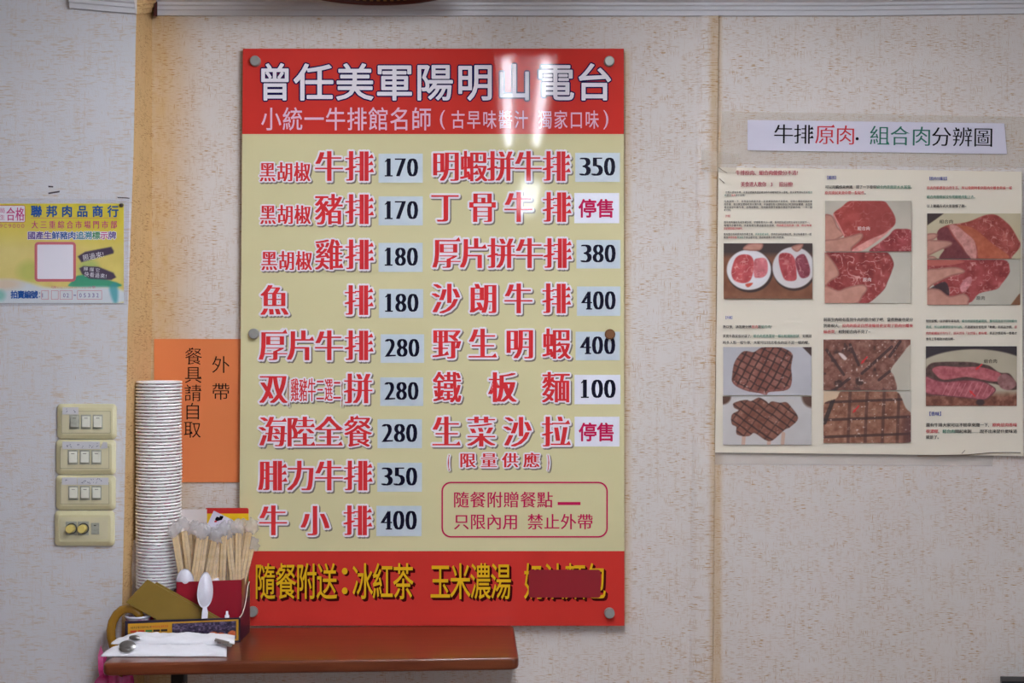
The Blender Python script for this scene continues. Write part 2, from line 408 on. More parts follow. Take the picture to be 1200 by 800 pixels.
# wallpapered batten right of the board
def batten():
    v, f = [], []
    rows_ = [(-20, 818.5, 842.5), (200, 815.5, 840), (400, 812.5, 838.5), (700, 808.5, 835.5), (830, 807, 834.5)]
    prof = [(0, .0), (.12, .0038), (.22, .0058), (.34, .0066), (.98, .0066), (1, .004), (1.0, 0)]
    for y, xa, xb in rows_:
        for t, h in prof: v.append((xc(xa + (xb-xa)*t), -h - .0002, zc(y)))
    n = len(prof)
    for i in range(len(rows_)-1):
        for k in range(n-1): f.append((i*n+k, (i+1)*n+k, (i+1)*n+k+1, i*n+k+1))
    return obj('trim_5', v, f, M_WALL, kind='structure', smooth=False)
batten()

# fluorescent fittings
M_TUBE = bpy.data.materials.new('lit_tube'); M_TUBE.use_nodes = True
_n = M_TUBE.node_tree.nodes; _n.clear(); _e = _n.new('ShaderNodeEmission'); _o = _n.new('ShaderNodeOutputMaterial')
_e.inputs[0].default_value = (*TUBE_COL, 1); _e.inputs[1].default_value = TUBE; M_TUBE.node_tree.links.new(_e.outputs[0], _o.inputs[0])
M_ENAMEL = mat('white_enamel', (225, 225, 222), .35)
M_ALU = mat('aluminium', (170, 170, 170), .35, metal=1)
HT = CZ + .70
def ceiling_light(xl, xr, y0, y1, label):
    xm = (xl + xr) / 2
    t = thing('ceiling_light', label, 'ceiling light', (xm, (y0+y1)/2, CEIL), 'twin tube ceiling lights')
    B().add(*(lambda s: (s.v, s.f))(B().box(xm-.085, xm+.085, y1-.02, y0+.02, HT+.022, HT+.06))).obj('housing', M_ENAMEL, t, bevel=.006)
    for x in (xl, xr):
        B().tube([(x, y0, HT), (x, y1, HT)], .0125, 14).obj('tube', M_TUBE, t, smooth=True)
    for y in (y0-.2, y1+.2):
        B().tube([(xm, y, HT+.06), (xm, y, CEIL)], .006, 8).obj('rod', M_ENAMEL, t)
ceiling_light(-.013, .085, -.67, -1.94, 'white twin tube ceiling light nearest the menu board')
ceiling_light(.06, .105, -3.15, -4.4, 'white twin tube ceiling light behind the viewer')
# ------------------------------------------------------------------ the menu board
G = .045
M_RED = mat('board_red', (212, 60, 52), G, .13)
M_CREAM = mat('board_cream', (220, 211, 164), G, .13)
M_EDGE = mat('board_edge', (214, 206, 180), .3)
M_INKRED = mat('print_red', (224, 58, 62), G, .13)
M_INKWHITE = mat('print_white', (240, 232, 238), G, .13)
M_INKGREY = mat('print_grey', (132, 122, 112), G, .13)
M_NAVY = mat('print_navy', (28, 20, 74), G, .13)
M_PINK = mat('print_pink', (238, 196, 214), G, .13)
M_YEL = mat('print_yellow', (236, 186, 34), G, .13)
M_MAROON = mat('print_maroon', (74, 16, 18), G, .13)
M_MAG = mat('print_magenta', (206, 38, 90), G, .13)
M_STICK = mat('price_sticker_grey', (206, 216, 222), .4, var=(60, .5, (190, 204, 216)))
M_STICKW = mat('price_sticker_white', (236, 236, 246), .4)
M_NUM = mat('price_ink', (16, 12, 36), .5, .12)
M_PATCH = mat('patch_red', (150, 24, 36), .45)
M_STEEL = mat('brushed_steel', (160, 160, 154), .4, metal=.25)
M_BRASS = mat('rusty_brass', (128, 84, 48), .4, metal=.3)
DB = 2.580
TL, TR, BR, BL = (284.6, 57), (731, 57), (731.8, 733), (279.6, 733)
def lx(y): return TL[0] + (BL[0]-TL[0])*(y-57)/676
def rx(y): return TR[0] + (BR[0]-TR[0])*(y-57)/676
board = thing('menu_board', 'large red and cream menu board with price list fixed above the brown table', 'menu board', P(507, 733, 2.583))
b = B()
for y0, y1, m in ((57, 157, 0), (157, 645.5, 1), (645.5, 733, 0)):
    b.hexa([P(lx(y1), y1, DB), P(rx(y1), y1, DB), P(rx(y0), y0, DB), P(lx(y0), y0, DB)],
           [P(lx(y1), y1, DB+.005), P(rx(y1), y1, DB+.005), P(rx(y0), y0, DB+.005), P(lx(y0), y0, DB+.005)], m)
b.obj('panel', [M_RED, M_CREAM], board)
e = .0007
b = B()
head = [('曾',304,340),('任',346.5,389),('美',395.5,436),('軍',442.5,482),('陽',489,529),('明',537,576),('山',584.5,621),('電',631,671),('台',677,716)]
for ch, a, c in head:
    put(b, ch, a-1, 75, c+1, 117, DB-e, 0, copies=ring(.05, 12))
    put(b, ch, a-1, 75, c+1, 117, DB-2*e, 1, copies=ring(.016))
b.obj('title_lettering', [M_NAVY, M_INKWHITE], board)
b = B(); cp = ring(.008, 6)
row(b, '小統一牛排館名師', 306.5, 505, 126, 152.5, DB-e, 0, cw=22.5, copies=cp)
row(b, '古早味醬汁', 529, 618.5, 129.5, 150.5, DB-e, 0, cw=15.5, copies=cp)
row(b, '獨家口味', 631, 701.5, 129.5, 150.5, DB-e, 0, cw=15.5, copies=cp)
put(b, '(', 515.5, 129, 521.5, 151.5, DB-e, 0, fit=True); put(b, ')', 707, 129, 713, 151.5, DB-e, 0, fit=True)
b.obj('subtitle_lettering', M_PINK, board)

DENSE = set('黑胡椒豬雞鐵麵蝦選餐')
def dish(items, name='dish_name'):
    """items: (character, x0, x1, y0, y1)"""
    b = B()
    for ch, a, c, y0, y1 in items:
        w_, h_ = c-a, y1-y0; small = w_ < 22
        th = .03 if ch in DENSE else .052
        if small: th = .034 if w_ > 12 else .03
        th_c = tuple((q, 0) for q in (-th, -th/3, th/3, th)); off = (-.014 if ch not in DENSE else -.004) if not small else -.004
        k = 1.6/w_                                          # white halo about 1.5 px wide
        halo = tuple((x+s, y*w_/h_) for x, y in ring(k, 8)[:8] for s in (-th, th))
        put(b, ch, a, y0, c, y1, DB-e, 2, off=0, copies=halo, shift=(1.5, 1.6))
        put(b, ch, a, y0, c, y1, DB-2*e, 1, off=0, copies=halo, serif=not small)
        put(b, ch, a, y0, c, y1, DB-3*e, 0, off=off, copies=th_c, serif=not small)
    return b.obj(name, [M_INKRED, M_INKWHITE, M_INKGREY], board)
HJ = lambda x0, y0: [(ch, x0+20.3*i, x0+20.3*i+18, y0, y0+22.5) for i, ch in enumerate('黑胡椒')]
R4 = lambda s, xs, y0, wd=31: [(ch, x, x+wd, y0, y0+36) for ch, x in zip(s, xs)]
LX4 = (304.5, 337.3, 370, 405)
dish(HJ(304.5, 190) + R4('牛排', (370, 405.5), 176.5))
dish(HJ(305, 240) + R4('豬排', (370, 405.5), 227))
dish(HJ(306.5, 294) + R4('雞排', (370, 405.5), 280))
dish(R4('魚排', (306, 405), 333.5))
dish(R4('厚片牛排', LX4, 386.5))
par = [('(', 337.5, 340, 442, 471)] + [(ch, 341+9.9*i, 341+9.9*i+9, 443, 470) for i, ch in enumerate('雞豬牛三選二')] + [(')', 400.5, 403, 442, 471)]
dish(R4('双拼', (305, 404.5), 437) + par)
dish(R4('海陸全餐', (304, 337, 370, 404), 487.5))
dish(R4('腓力牛排', (304, 337, 370, 404), 539))
dish(R4('牛小排', (304.5, 353.5, 403.5), 591.5))
dish(R4('明蝦拼牛排', (507.5, 540, 572, 604, 637), 176.5, 30))
dish(R4('丁骨牛排', (506, 550, 592, 637), 224.5))
dish(R4('厚片拼牛排', (508, 540, 572.5, 605, 638), 278.5, 30.5))
dish(R4('沙朗牛排', (507, 551, 592, 636.5), 331.5))
dish(R4('野生明蝦', (508, 550, 593.5, 636.5), 384.5))
dish(R4('鐵板麵', (508.5, 573.5, 636), 435.5))
dish(R4('生菜沙拉', (507.5, 548.5, 591, 636), 487.5))
dish([('限', 539, 557, 530.5, 547.5), ('量', 564, 582, 530.5, 547.5), ('供', 589, 607, 530.5, 547.5), ('應', 614, 632, 530.5, 547.5), ('(', 525, 530.5, 530, 548), (')', 642, 648, 530, 548)], 'note_lettering')

def digits(b, s, x0, x1, y0, y1, d, m=0):
    n = len(s); cw = (x1-x0)/n
    for i, ch in enumerate(s):
        a, c = x0+cw*i+.5, x0+cw*(i+1)-.5
        cps = tuple((q, 0) for q in (-.058, -.02, .02, .058))
        if ch == '1':
            xm = (a+c)/2+.3
            b.poly([(xm-2.3, y0), (xm+2.3, y0), (xm+2.3, y1), (xm-2.3, y1)], d-1e-5, m); b.poly([(xm-4.4, y0+3.2), (xm-1, y0), (xm-1, y0+2.6), (xm-4.4, y0+4.6)], d-2e-5, m)
            b.rect(xm-4.6, y1-1.5, xm+4.6, y1, d-3e-5, m)
        else: put(b, ch, a, y0, c, y1, d, m, off=-.022, copies=cps, fit=True)
        if ch == '4': b.rect(a+cw*.42, y1-1.5, c, y1, d-1.2e-4, m)
def tagprice(x0, y0, x1, y1, s, white=False, sx=None):
    b = B(); b.hexa([P(x0,y1,DB-.0006), P(x1,y1,DB-.0006), P(x1,y0,DB-.0006), P(x0,y0,DB-.0006)], [P(x0,y1,DB-.0001), P(x1,y1,DB-.0001), P(x1,y0,DB-.0001), P(x0,y0,DB-.0001)])
    o = b.obj('price_sticker', M_STICKW if white else M_STICK, board)
    b = B(); w_ = x1-x0; h_ = y1-y0
    if s == '停售':
        row(b, s, x0+5.5, x1-6, y0+7.5, y0+28.5, DB-.0012, 0, cw=20, copies=ring(.022))
    else: digits(b, s, x0+4.5, x1-5, y0+h_*.165, y1-h_*.215, DB-.0012)
    b.obj('lettering', M_MAG if s == '停售' else M_NUM, o)
for x0, y0, x1, y1, s in ((443.6,180,495.5,214,'170'),(443.6,230,495.5,264,'170'),(443.6,284.5,495.3,318.5,'180'),(444,338.5,496,372.5,'180'),(446,391.5,497,425,'280'),(445.5,442,496,475.5,'280'),
                          (442.3,491,494.5,525,'280'),(442,542,494.5,576,'350'),(441,592.5,494,628,'400'),(674,179,726.5,213,'350'),(675.5,281,727,314.5,'380'),(676,335.5,727,370,'400'),(674.5,388.5,726.5,422,'400')):
    tagprice(x0, y0, x1, y1, s)
tagprice(673, 226, 725.7, 261.5, '停售', True); tagprice(673.3, 488, 726, 523, '停售', True); tagprice(673.2, 439, 727, 473.5, '100', True)

b = B(); o_, i_ = roundrect(517.3, 564.3, 712.3, 629.7, 11), roundrect(519.1, 566.1, 710.5, 627.9, 9.4); n = len(o_)
b.add([P(x, y, DB-e) for x, y in o_+i_], [(k, (k+1) % n, n+(k+1) % n, n+k) for k in range(n)])
row(b, '隨餐附贈餐點', 531.5, 647.5, 576, 594.5, DB-e, cw=17.8, copies=((-.012, 0), (.012, 0)))
b.rect(653.5, 588, 680.3, 591.5, DB-e)
row(b, '只限內用', 532, 607, 602, 620, DB-e, cw=17.6, copies=((-.012, 0), (.012, 0))); row(b, '禁止外帶', 618.5, 694.5, 602, 620, DB-e, cw=17.6, copies=((-.012, 0), (.012, 0)))
b.obj('boxed_note', M_MAG, board)
b = B()
foot = [(ch, x, x+23) for ch, x in zip('隨餐附送', (299, 323.5, 347.5, 371.5))] + [(ch, x, x+23) for ch, x in zip('冰紅茶玉米濃湯奶油麵包', (413.5, 437, 461, 504.5, 528, 551.5, 575.5, 614.5, 638.5, 662.5, 686.5))]
for ch, a, c in foot:
    for q in (.9, 1.8, 2.7): put(b, ch, a, 660, c, 701.5, DB-e, 1, copies=ring(.014, 6), shift=(q, q))
    put(b, ch, a, 660, c, 701.5, DB-2*e, 0, copies=ring(.008, 6))
for y in (669, 692):
    for q, m, dd in ((2, 1, e), (0, 0, 2*e)): b.poly([(404+q+3.4*math.cos(t*.5236), y+q+4*math.sin(t*.5236)) for t in range(12)], DB-dd, m)
b.obj('footer_lettering', [M_YEL, M_MAROON], board)
b = B(); rp = roundrect(619.5, 667.3, 703.8, 700, 3)
n = len(rp); b.add([P(x, y, DB-.0022) for x, y in rp]+[P(x, y, DB-.0001) for x, y in rp], [tuple(range(n))[::-1]]+[(k, (k+1) % n, n+(k+1) % n, n+k) for k in range(n)])
b.obj('cover_patch', M_PATCH, board)
for x, y, m in ((299.8,72.2,0),(713.7,72.5,0),(298,391,0),(714.6,391.5,1),(296.5,716,0),(714,717.5,0)):
    c = P(x, y, DB); bb = B()
    bb.lathe([(0, .011), (.0085, .011), (.0104, .009), (.0106, 0), (0, 0)], c, 24, Matrix.Rotation(math.pi/2, 3, 'X'))
    o = bb.obj('mounting_cap', M_BRASS if m else M_STEEL, board, smooth=False)
    if m: o['label'] = 'rusty brown cap'
    B().lathe([(.004, 0), (.004, -.018)], c, 12, Matrix.Rotation(math.pi/2, 3, 'X')).obj('screw', M_STEEL, o)

# ------------------------------------------------------------------ orange sign behind the board
M_ORANGE = mat('orange_card', (232, 132, 76), .45, coat=.15, var=(14, .25, (232, 130, 80)))
M_BLACKINK = mat('black_ink', (18, 10, 14), .6, .12)
DO = 2.5965
sg = thing('orange_sign', 'orange card sign with black vertical lettering tucked behind the menu board', 'sign', P(232, 565, DO+.002))
B().hexa([P(180.5,565,DO),P(300,565,DO),P(300,397,DO),P(180.5,397,DO)], [P(180.5,565,DO+.002),P(300,565,DO+.002),P(300,397,DO+.002),P(180.5,397,DO+.002)]).obj('card', M_ORANGE, sg)
b = B(); cp = ((-.004, 0), (.004, 0))
for i, ch in enumerate('餐具請自取'): put(b, ch, 216.8-.7*i*.5, 407.5+21.4*i, 236.6-.7*i*.5, 427.3+21.4*i, DO-e, off=-.008, copies=cp, serif=True)
for ch, y in (('外', 417), ('帶', 448.5)): put(b, ch, 248.5, y, 269, y+20, DO-e, off=-.008, copies=cp, serif=True)
b.obj('lettering', M_BLACKINK, sg)

# ------------------------------------------------------------------ title strip over the poster, under clear tape
M_PAPER = mat('white_paper', (216, 211, 224), .5)
M_RED2 = mat('sign_red', (206, 34, 48), .5); M_GREEN2 = mat('sign_green', (18, 104, 84), .5)
M_TAPE = mat('clear_tape', (220, 206, 184), .15, .6, bump=(160, .9), trans=.72)
st = thing('title_strip', 'white paper strip with red, green and black lettering taped above the steak poster', 'sign', P(1025, 190, 2.595))
dS = 2.5955
B().hexa([P(876,176,dS),P(1180,180.5,dS),P(1177,144.5,dS),P(876,140.5,dS)], [P(876,176,dS+.0008),P(1180,180.5,dS+.0008),P(1177,144.5,dS+.0008),P(876,140.5,dS+.0008)]).obj('paper', M_PAPER, st)
b = B(); sl = .0165; ks = dict(off=-.006, copies=((-.008, 0), (.012, 0)), serif=True, rot=.015)
for ch, x, m in (('牛',907,0),('排',930.5,0),('原',955.5,1),('肉',979.5,1),('組',1019.5,2),('合',1043.5,2),('肉',1068.5,2),('分',1092,0),('辨',1116.5,0),('圖',1141,0)):
    y = 145.5 + (x-907)*sl; put(b, ch, x, y, x+22.6, y+22.6, dS-e, m, **ks)
b.poly([(1004.5+1.9*math.cos(t*.5236), 162.5+1.9*math.sin(t*.5236)) for t in range(12)], dS-e, 0)
b.obj('lettering', [M_BLACKINK, M_RED2, M_GREEN2], st)
def film(name, m, parent, q, d, wob=.0008, nx=60, ny=14, seed=1, kind=None):
    """a creased sheet of tape over the pixel quad q (tl, tr, br, bl)"""
    v = []
    for j in range(ny+1):
        for i in range(nx+1):
            s, t = i/nx, j/ny
            x = (q[0][0]*(1-s)+q[1][0]*s)*(1-t)+(q[3][0]*(1-s)+q[2][0]*s)*t; y = (q[0][1]*(1-s)+q[1][1]*s)*(1-t)+(q[3][1]*(1-s)+q[2][1]*s)*t
            k = mnoise.noise((x*.09, y*.09, seed)); v.append(P(x, y, d - wob*(.5+.5*k)))
    f = [((j+1)*(nx+1)+i, (j+1)*(nx+1)+i+1, j*(nx+1)+i+1, j*(nx+1)+i) for j in range(ny) for i in range(nx)]
    return obj(name, v, f, m, parent, smooth=True, kind=kind)
film('tape', M_TAPE, st, [(846,130),(1215,137),(1215,197),(842,192)], 2.5975, .0011)

# ------------------------------------------------------------------ steak poster
M_LAM = mat('poster_paper', (234, 223, 202), .45)
M_PIC = printmat('poster_print', .45)
M_PBLK = mat('poster_ink', (34, 28, 34), .5, .15); M_PRED = mat('poster_red', (206, 40, 52), .4); M_PGRN = mat('poster_green', (30, 122, 96), .4)
M_PBLU = mat('poster_blue', (34, 50, 150), .4); M_PCRIM = mat('poster_crimson', (176, 34, 66), .4)
DP = 2.592
po = thing('poster', 'cream laminated poster of steak photographs and small text at the right', 'poster', P(1020, 532, DP+.002))
B().hexa([P(838,530,DP),P(1199,534,DP-.004),P(1197.5,201,DP),P(842,196,DP)], [P(838,530,DP+.001),P(1199,534,DP-.003),P(1197.5,201,DP+.001),P(842,196,DP+.001)]).obj('sheet', M_LAM, po)
DT = DP - .0045
b = B()
def txt(x0, x1, yc, parts, h=5.2, **k):
    k.setdefault('copies', ((-.018, 0), (.018, 0)))
    """parts: list of (string, colour index), spread evenly from x0 to x1"""
    s = ''.join(p[0] for p in parts); ms = [p[1] for p in parts for _ in p[0]]
    n = len(s); cw = (x1-x0)/n
    for i, ch in enumerate(s):
        if ch in ' ': continue
        put(b, ch, x0+cw*i+.15, yc-h/2, x0+cw*(i+1)-.15, yc+h/2, DT, ms[i], **k)
bold = dict(copies=((-.02, 0), (.02, 0)))
K_, R_, G_, U_, C_ = 0, 1, 2, 3, 4
txt(862, 939, 202.3, [('牛排原肉、組合肉傻傻分不清?', C_)], 5.6, **bold); txt(868, 933, 215.8, [('美食達人教你 3 招分辨!', C_)], 5.8, **bold)
txt(850, 952, 225.2, [('台灣人愛吃牛排,不管是超級貴還是便宜的牛排都有許多人愛吃,但大家知道有的是', K_), ('組合', G_)], 2.6)
txt(849, 875, 228.7, [('肉', G_), ('還是', K_), ('原肉', R_), ('的牛排嗎?', K_)], 2.6)
txt(848.5, 952, 235.8, [('先來說明一下,其實組合肉並不是一定是壞東西也不是假肉,是將小塊碎肉黏起來', K_)], 2.6); txt(848.5, 952, 239.3, [('的牛排,能以便宜價格吃到大塊牛排,不過還是有人想知道自己吃到的是哪種,該怎麼', K_)], 2.6)
txt(848.5, 952, 242.7, [('看出來是什麼牛排,這裡就教你,用肉眼與雙手就能分辨是不是組合肉,一共三招', K_)], 2.6); txt(848.5, 858, 246, [('給大家看。', K_)], 2.6)
txt(849, 857, 253, [('【外觀】', R_)], 2.8)
txt(848.2, 951, 260.3, [('買牛肉時最好先看外觀形狀,仔細看看大小一樣,原肉因為是自然生長所以形狀不一,', K_)], 2.7)
txt(848.2, 951, 264, [('每塊大小都不同,大家看照片應該能看出差別,', K_), ('因為組合肉形狀一樣,所以每塊', R_)], 2.7); txt(848.2, 872, 267.6, [('形狀都很固定的圓形。', R_)], 2.7)
txt(848, 951, 274.3, [('看完組合肉和原肉的外觀之後,', K_), ('再來看看油花', G_), (',原肉的油花紋路自然,所以每條都不一樣', K_)], 2.7); txt(848, 921, 278, [('而且', K_), ('原肉的筋', R_), ('與油花', G_), ('不會這麼平均,看起來就像大理石的紋路。', K_)], 2.7)
txt(848.5, 860, 372, [('【外觀】', U_)], 3.6)
txt(847, 907, 382.7, [('熟以後,該怎麼分辨', K_), ('原肉', R_), ('跟', K_), ('組合肉', G_), ('?', K_)], 3.6)
txt(847, 951, 393.6, [('其實外觀就很好認了,', K_), ('組合肉煮熟還是一樣比較規則形狀', G_), (',如果同', K_)], 3.7); txt(847, 951, 401.2, [('時多人點一樣牛排,大家可以比比看長的是不是一樣的喔。', K_)], 3.7)
txt(967, 982, 208, [('【觸感】', U_)], 4.2, **bold)
txt(967, 1071, 219, [('可以用觸感來辨識,摸了一下發現', K_), ('組合肉表面是水水濕濕', G_), ('。', K_)], 4); txt(966.5, 1017, 225.8, [('原肉摸起來滑中帶一點黏性', R_), ('。', K_)], 4)
txt(965, 1070, 374.3, [('前面生肉時有看到牛肉的筋介紹了吧,當煮熟後也是分', K_)], 4.2); txt(965, 1070, 381.4, [('別差很大,', K_), ('原肉的筋是自然收縮並更呈現了筋肉分離來', R_)], 4.2)
txt(965, 1022, 388.4, [('絲感覺', R_), (',相對組合肉不見了~', K_)], 4.2)
txt(1087, 1112, 209, [('【筋肉分離法】', U_)], 4, **bold)
txt(1086, 1186, 220, [('原肉的筋都是自然生長,所以撥開時看到筋肉分離會牽絲一樣', R_)], 3.8); txt(1086, 1145, 230.6, [('組合肉撥開就沒有明顯筋肉黏上去。', G_)], 3.8)
txt(1086, 1134, 241.3, [('以上幾種方式大家要懂了齁~', K_)], 3.8)
txt(1085, 1192, 376, [('特別提醒,以沙朗牛排為例,', K_), ('組合肉是將筋處理掉,雖有因為是不同肉組合', G_)], 3.3)
txt(1085, 1192, 383, [('而成,所以組織還是很均勻的,', G_), ('不過運氣好會吃到「軟嫩」的高品沙朗,', K_), ('原', R_)], 3.3)
txt(1085, 1192, 390.2, [('肉的組織就不均勻了,因天然有「自然筋」都有嚼,', R_), ('真正沙朗是有一整條才', K_)], 3.3); txt(1085, 1120, 397, [('會有上等嚼勁沙朗肉啊~', K_)], 3.3)
txt(1086, 1106, 484.6, [('【香味】', U_)], 5, **bold)
txt(1085, 1192, 497.7, [('還有牛排大家可以不妨拿來聞一下,', K_), ('原肉是肉香味', R_)], 4.4); txt(1085, 1192, 505.2, [('很濃郁', R_), (',', K_), ('組合肉', G_), ('聞起來則……說不出來是什麼味道', K_)], 4.4)
txt(1085, 1103, 512, [('就是了。', K_)], 4.4)
b.obj('body_text', [M_PBLK, M_PRED, M_PGRN, M_PBLU, M_PCRIM], po)

def pts(ox, oy, s, *p): return [(ox + x/s, oy + y/s) for x, y in p]
M_CAPW = mat('caption_white', (236, 220, 214), .4)
def picture(pics, caps=()):
    b = B(); ink = []
    for p in pics: p.mesh(b, DT, ink)
    o = b.obj('photo_print', M_PIC, po); ink_attr(o, ink)
    if caps:
        c = B()
        for s, x0, x1, yc, h, m in caps: row(c, s, x0, x1, yc-h/2, yc+h/2, DT-.0003, m, copies=((-.01, 0), (.01, 0)))
        c.obj('caption', [M_BLACKINK, M_CAPW], o)
# two plates of raw meat
p = Pic(848, 285, 952, 350, (128, 76, 46)); q = lambda *a: pts(835, 280, 6.154, *a)
p.a += ((p.n(12)-.5)*40)[..., None]; p.fill(np.clip((303-p.Y)/8, 0, 1), (62, 42, 36))
p.fill(p.ell(879, 318, 27, 24.5), (58, 34, 26)); p.fill(p.ell(931, 315.5, 25.5, 25), (58, 34, 26))
p.fill(p.ell(877.6, 316, 26, 23.6), (222, 216, 216)); p.fill(p.ell(930, 313.5, 24.8, 24.2), (216, 208, 206))
p.fill(p.ell(877.6, 316, 22, 19.6)*.35, (236, 232, 234))
p.meat(p.mask(q((140,210),(165,140),(210,112),(270,118),(297,160),(295,230),(270,300),(220,318),(160,300),(138,260))), (196, 78, 78), .8, 8)
p.meat(p.mask(q((300,160),(330,138),(380,140),(398,180),(395,240),(370,272),(330,280),(300,265))), (206, 108, 112), .6, 6)
p.fill(p.mask(q((238,325),(290,316),(272,340),(250,346))), (214, 84, 60))
p.meat(p.mask(q((478,160),(490,105),(560,105),(595,150),(605,230),(600,295),(530,298),(500,250))), (182, 70, 72), .8, 7)
p.meat(p.mask(q((600,140),(660,110),(700,200),(695,265),(640,280),(610,220))), (134, 50, 62), .7, 6)
p.skin(q((222,75),(262,34),(360,32),(338,82))); p.skin(q((570,55),(650,35),(640,70),(605,92)))
picture([p])
# two grilled steaks
q = lambda *a: pts(835, 395, 5.714, *a)
p = Pic(847.5, 406.5, 951, 463, (192, 188, 190)); p.a += ((p.n(30)-.5)*20)[..., None]
p.fill(np.clip(((p.X-945)+(412-p.Y))/1.5, 0, 1), (70, 44, 34))
mk = p.mask(q((150,165),(200,100),(240,95),(280,100),(330,70),(430,65),(500,85),(535,120),(525,200),(530,290),(500,350),(380,365),(360,385),(310,372),(220,355),(140,310),(133,250))); sd = p.sd.copy()
p.fill(mk, (140, 84, 68), (p.n(7)-.5)*60); p.grill(mk, 28, 8.4, 1.0); p.grill(mk, 118, 8.2, .9, al=.65, ph=2)
p.fill(mk*np.clip(1-sd/3.2, 0, 1)*np.clip((p.Y-440)/10, 0, 1), (170, 104, 92)); p.fill(mk*np.clip(1-sd/1.6, 0, 1)*.5, (80, 44, 36))
p.fill(mk*np.clip((p.n(4)-.72)*5, 0, 1), (206, 164, 156))
p2 = Pic(847, 464.3, 951, 521, (200, 194, 190)); p2.a += ((p2.n(30)-.5)*20)[..., None]
p2.fill(np.clip((1-np.hypot((p2.X-847)/11, (p2.Y-464)/11))*4, 0, 1), (92, 58, 40)); p2.fill(np.clip((1-np.hypot((p2.X-951)/13, (p2.Y-464)/15))*4, 0, 1), (92, 58, 40))
for x in (872, 902, 918): p2.line(x, 508, x-1, 520, 2.2, (206, 150, 118), .6)
mk = p2.mask(q((145,440),(220,420),(260,428),(310,405),(360,430),(375,445),(400,430),(450,440),(490,435),(520,460),(572,540),(520,600),(480,620),(400,690),(350,685),(280,640),(240,662),(165,650),(160,600),(130,580),(130,520),(175,490),(145,470)))
p2.fill(mk, (134, 82, 62), (p2.n(7)-.5)*56); p2.grill(mk, 125, 8, .9, ph=1); p2.grill(mk, 38, 11, .8, al=.5); p2.fill(mk*np.clip(1-p2.sd/1.6, 0, 1)*.5, (70, 40, 32))
p2.fill(mk*np.clip((p2.n(4)-.72)*5, 0, 1), (190, 146, 130))
picture([p, p2])
# raw meat pinched between fingers, second column
q = lambda *a: pts(955, 195, 8, *a)
p = Pic(967, 235.2, 1068, 294.6, (196, 186, 168)); p.a += ((p.n(30)-.5)*30)[..., None]
mk = p.mask(q((175,440),(250,380),(330,322),(480,318),(640,325),(690,370),(740,450),(755,510),(735,560),(640,640),(480,750),(350,800),(270,650),(200,520)))
p.meat(mk, (172, 66, 56), .5, 9, vary=26); p.fill(mk*np.clip((p.X-1000)/22, 0, 1)*.5, (142, 52, 46))
p.fill(p.mask(q((335,795),(480,700),(640,630),(720,575),(650,650),(480,770),(380,810))), (220, 150, 138), (p.n(4)-.5)*50)
p.meat(p.mask(q((520,805),(600,720),(690,650),(740,595),(800,585),(910,610),(910,810))), (152, 50, 50), .9, 6)
p.skin(q((80,470),(150,455),(185,500),(215,570),(270,640),(160,700),(80,700))); p.skin(q((80,700),(200,680),(330,650),(430,625),(450,655),(420,700),(350,760),(320,815),(80,815)))
p.line(*q((175,450))[0], *q((275,645))[0], .8, (216, 140, 130))
q = lambda *a: pts(955, 280, 8, *a)
p2 = Pic(966.5, 295.6, 1067.5, 355, (206, 198, 180)); p2.a += ((p2.n(30)-.5)*24)[..., None]
mk = p2.mask(q((80,110),(400,112),(650,112),(735,215),(720,300),(680,400),(640,480),(500,600),(390,612),(90,500)))
p2.meat(mk, (152, 52, 46), 1.0, 8); p2.fill(mk*np.clip(1-p2.sd/1.2, 0, 1)*.6, (100, 34, 30))
p2.skin(q((80,130),(140,170),(205,260),(225,340),(150,390),(80,430))); p2.skin(q((80,440),(215,480),(300,452),(450,425),(490,470),(450,530),(375,612),(80,612)))
picture([p, p2], [('組合肉', 1005, 1019.5, 267.5, 4.6, 1), ('原肉', 1011.3, 1021, 327.5, 4.6, 1)])
# cooked meat close up, second column
q = lambda *a: pts(955, 365, 8, *a)
p = Pic(965, 397.6, 1067, 457.2, (202, 192, 172)); p.a += ((p.n(30)-.5)*24)[..., None]
mk = p.mask(q((70,250),(480,250),(895,262),(860,340),(800,420),(760,470),(710,550),(742,610),(752,750),(500,750),(70,750)))
p.fill(mk, (134, 84, 66), (p.n(5)-.5)*84); p.fill(mk*np.clip((p.n(10)-.62)*7, 0, 1)*.8, (58, 30, 24))
for a, c in (((110,360),(270,590)), ((180,735),(320,630)), ((440,580),(720,330)), ((600,640),(700,560)), ((330,310),(410,500)), ((700,420),(800,280))):
    p.line(*q(a)[0], *q(c)[0], 1.7, (62, 34, 30), .8, mk)
p.fill(mk*np.clip((p.n(3, 2)-.72)*5, 0, 1), (214, 184, 168)); p.fill(p.mask(q((220,390),(260,395),(300,440),(270,450))), (226, 206, 200))
p.arrow(*q((490, 425))[0], *q((438, 482))[0])
q = lambda *a: pts(955, 440, 8, *a)
p2 = Pic(965, 458.4, 1067.5, 519, (216, 186, 152)); p2.fill(np.clip((p2.X-1040)/4, 0, 1), (202, 194, 178))
mk = p2.mask(q((70,290),(200,215),(260,140),(500,140),(755,140),(850,300),(905,370),(905,560),(820,635),(70,640)))
p2.fill(mk, (150, 98, 72), (p2.n(5)-.5)*80)
for x in (330, 490, 650, 790): p2.line(*q((x, 150))[0], *q((x-20, 630))[0], 1.8, (74, 38, 28), .6, mk)
for y in (220, 385, 545): p2.line(*q((90, y+30))[0], *q((880, y))[0], 1.6, (64, 34, 26), .75, mk)
p2.line(*q((170, 230))[0], *q((90, 440))[0], 2.4, (44, 28, 22), .8, mk)
p2.fill(mk*np.clip((p2.X-1052)/12, 0, 1)*np.clip((p2.Y-480)/14, 0, 1)*.7, (86, 44, 44))
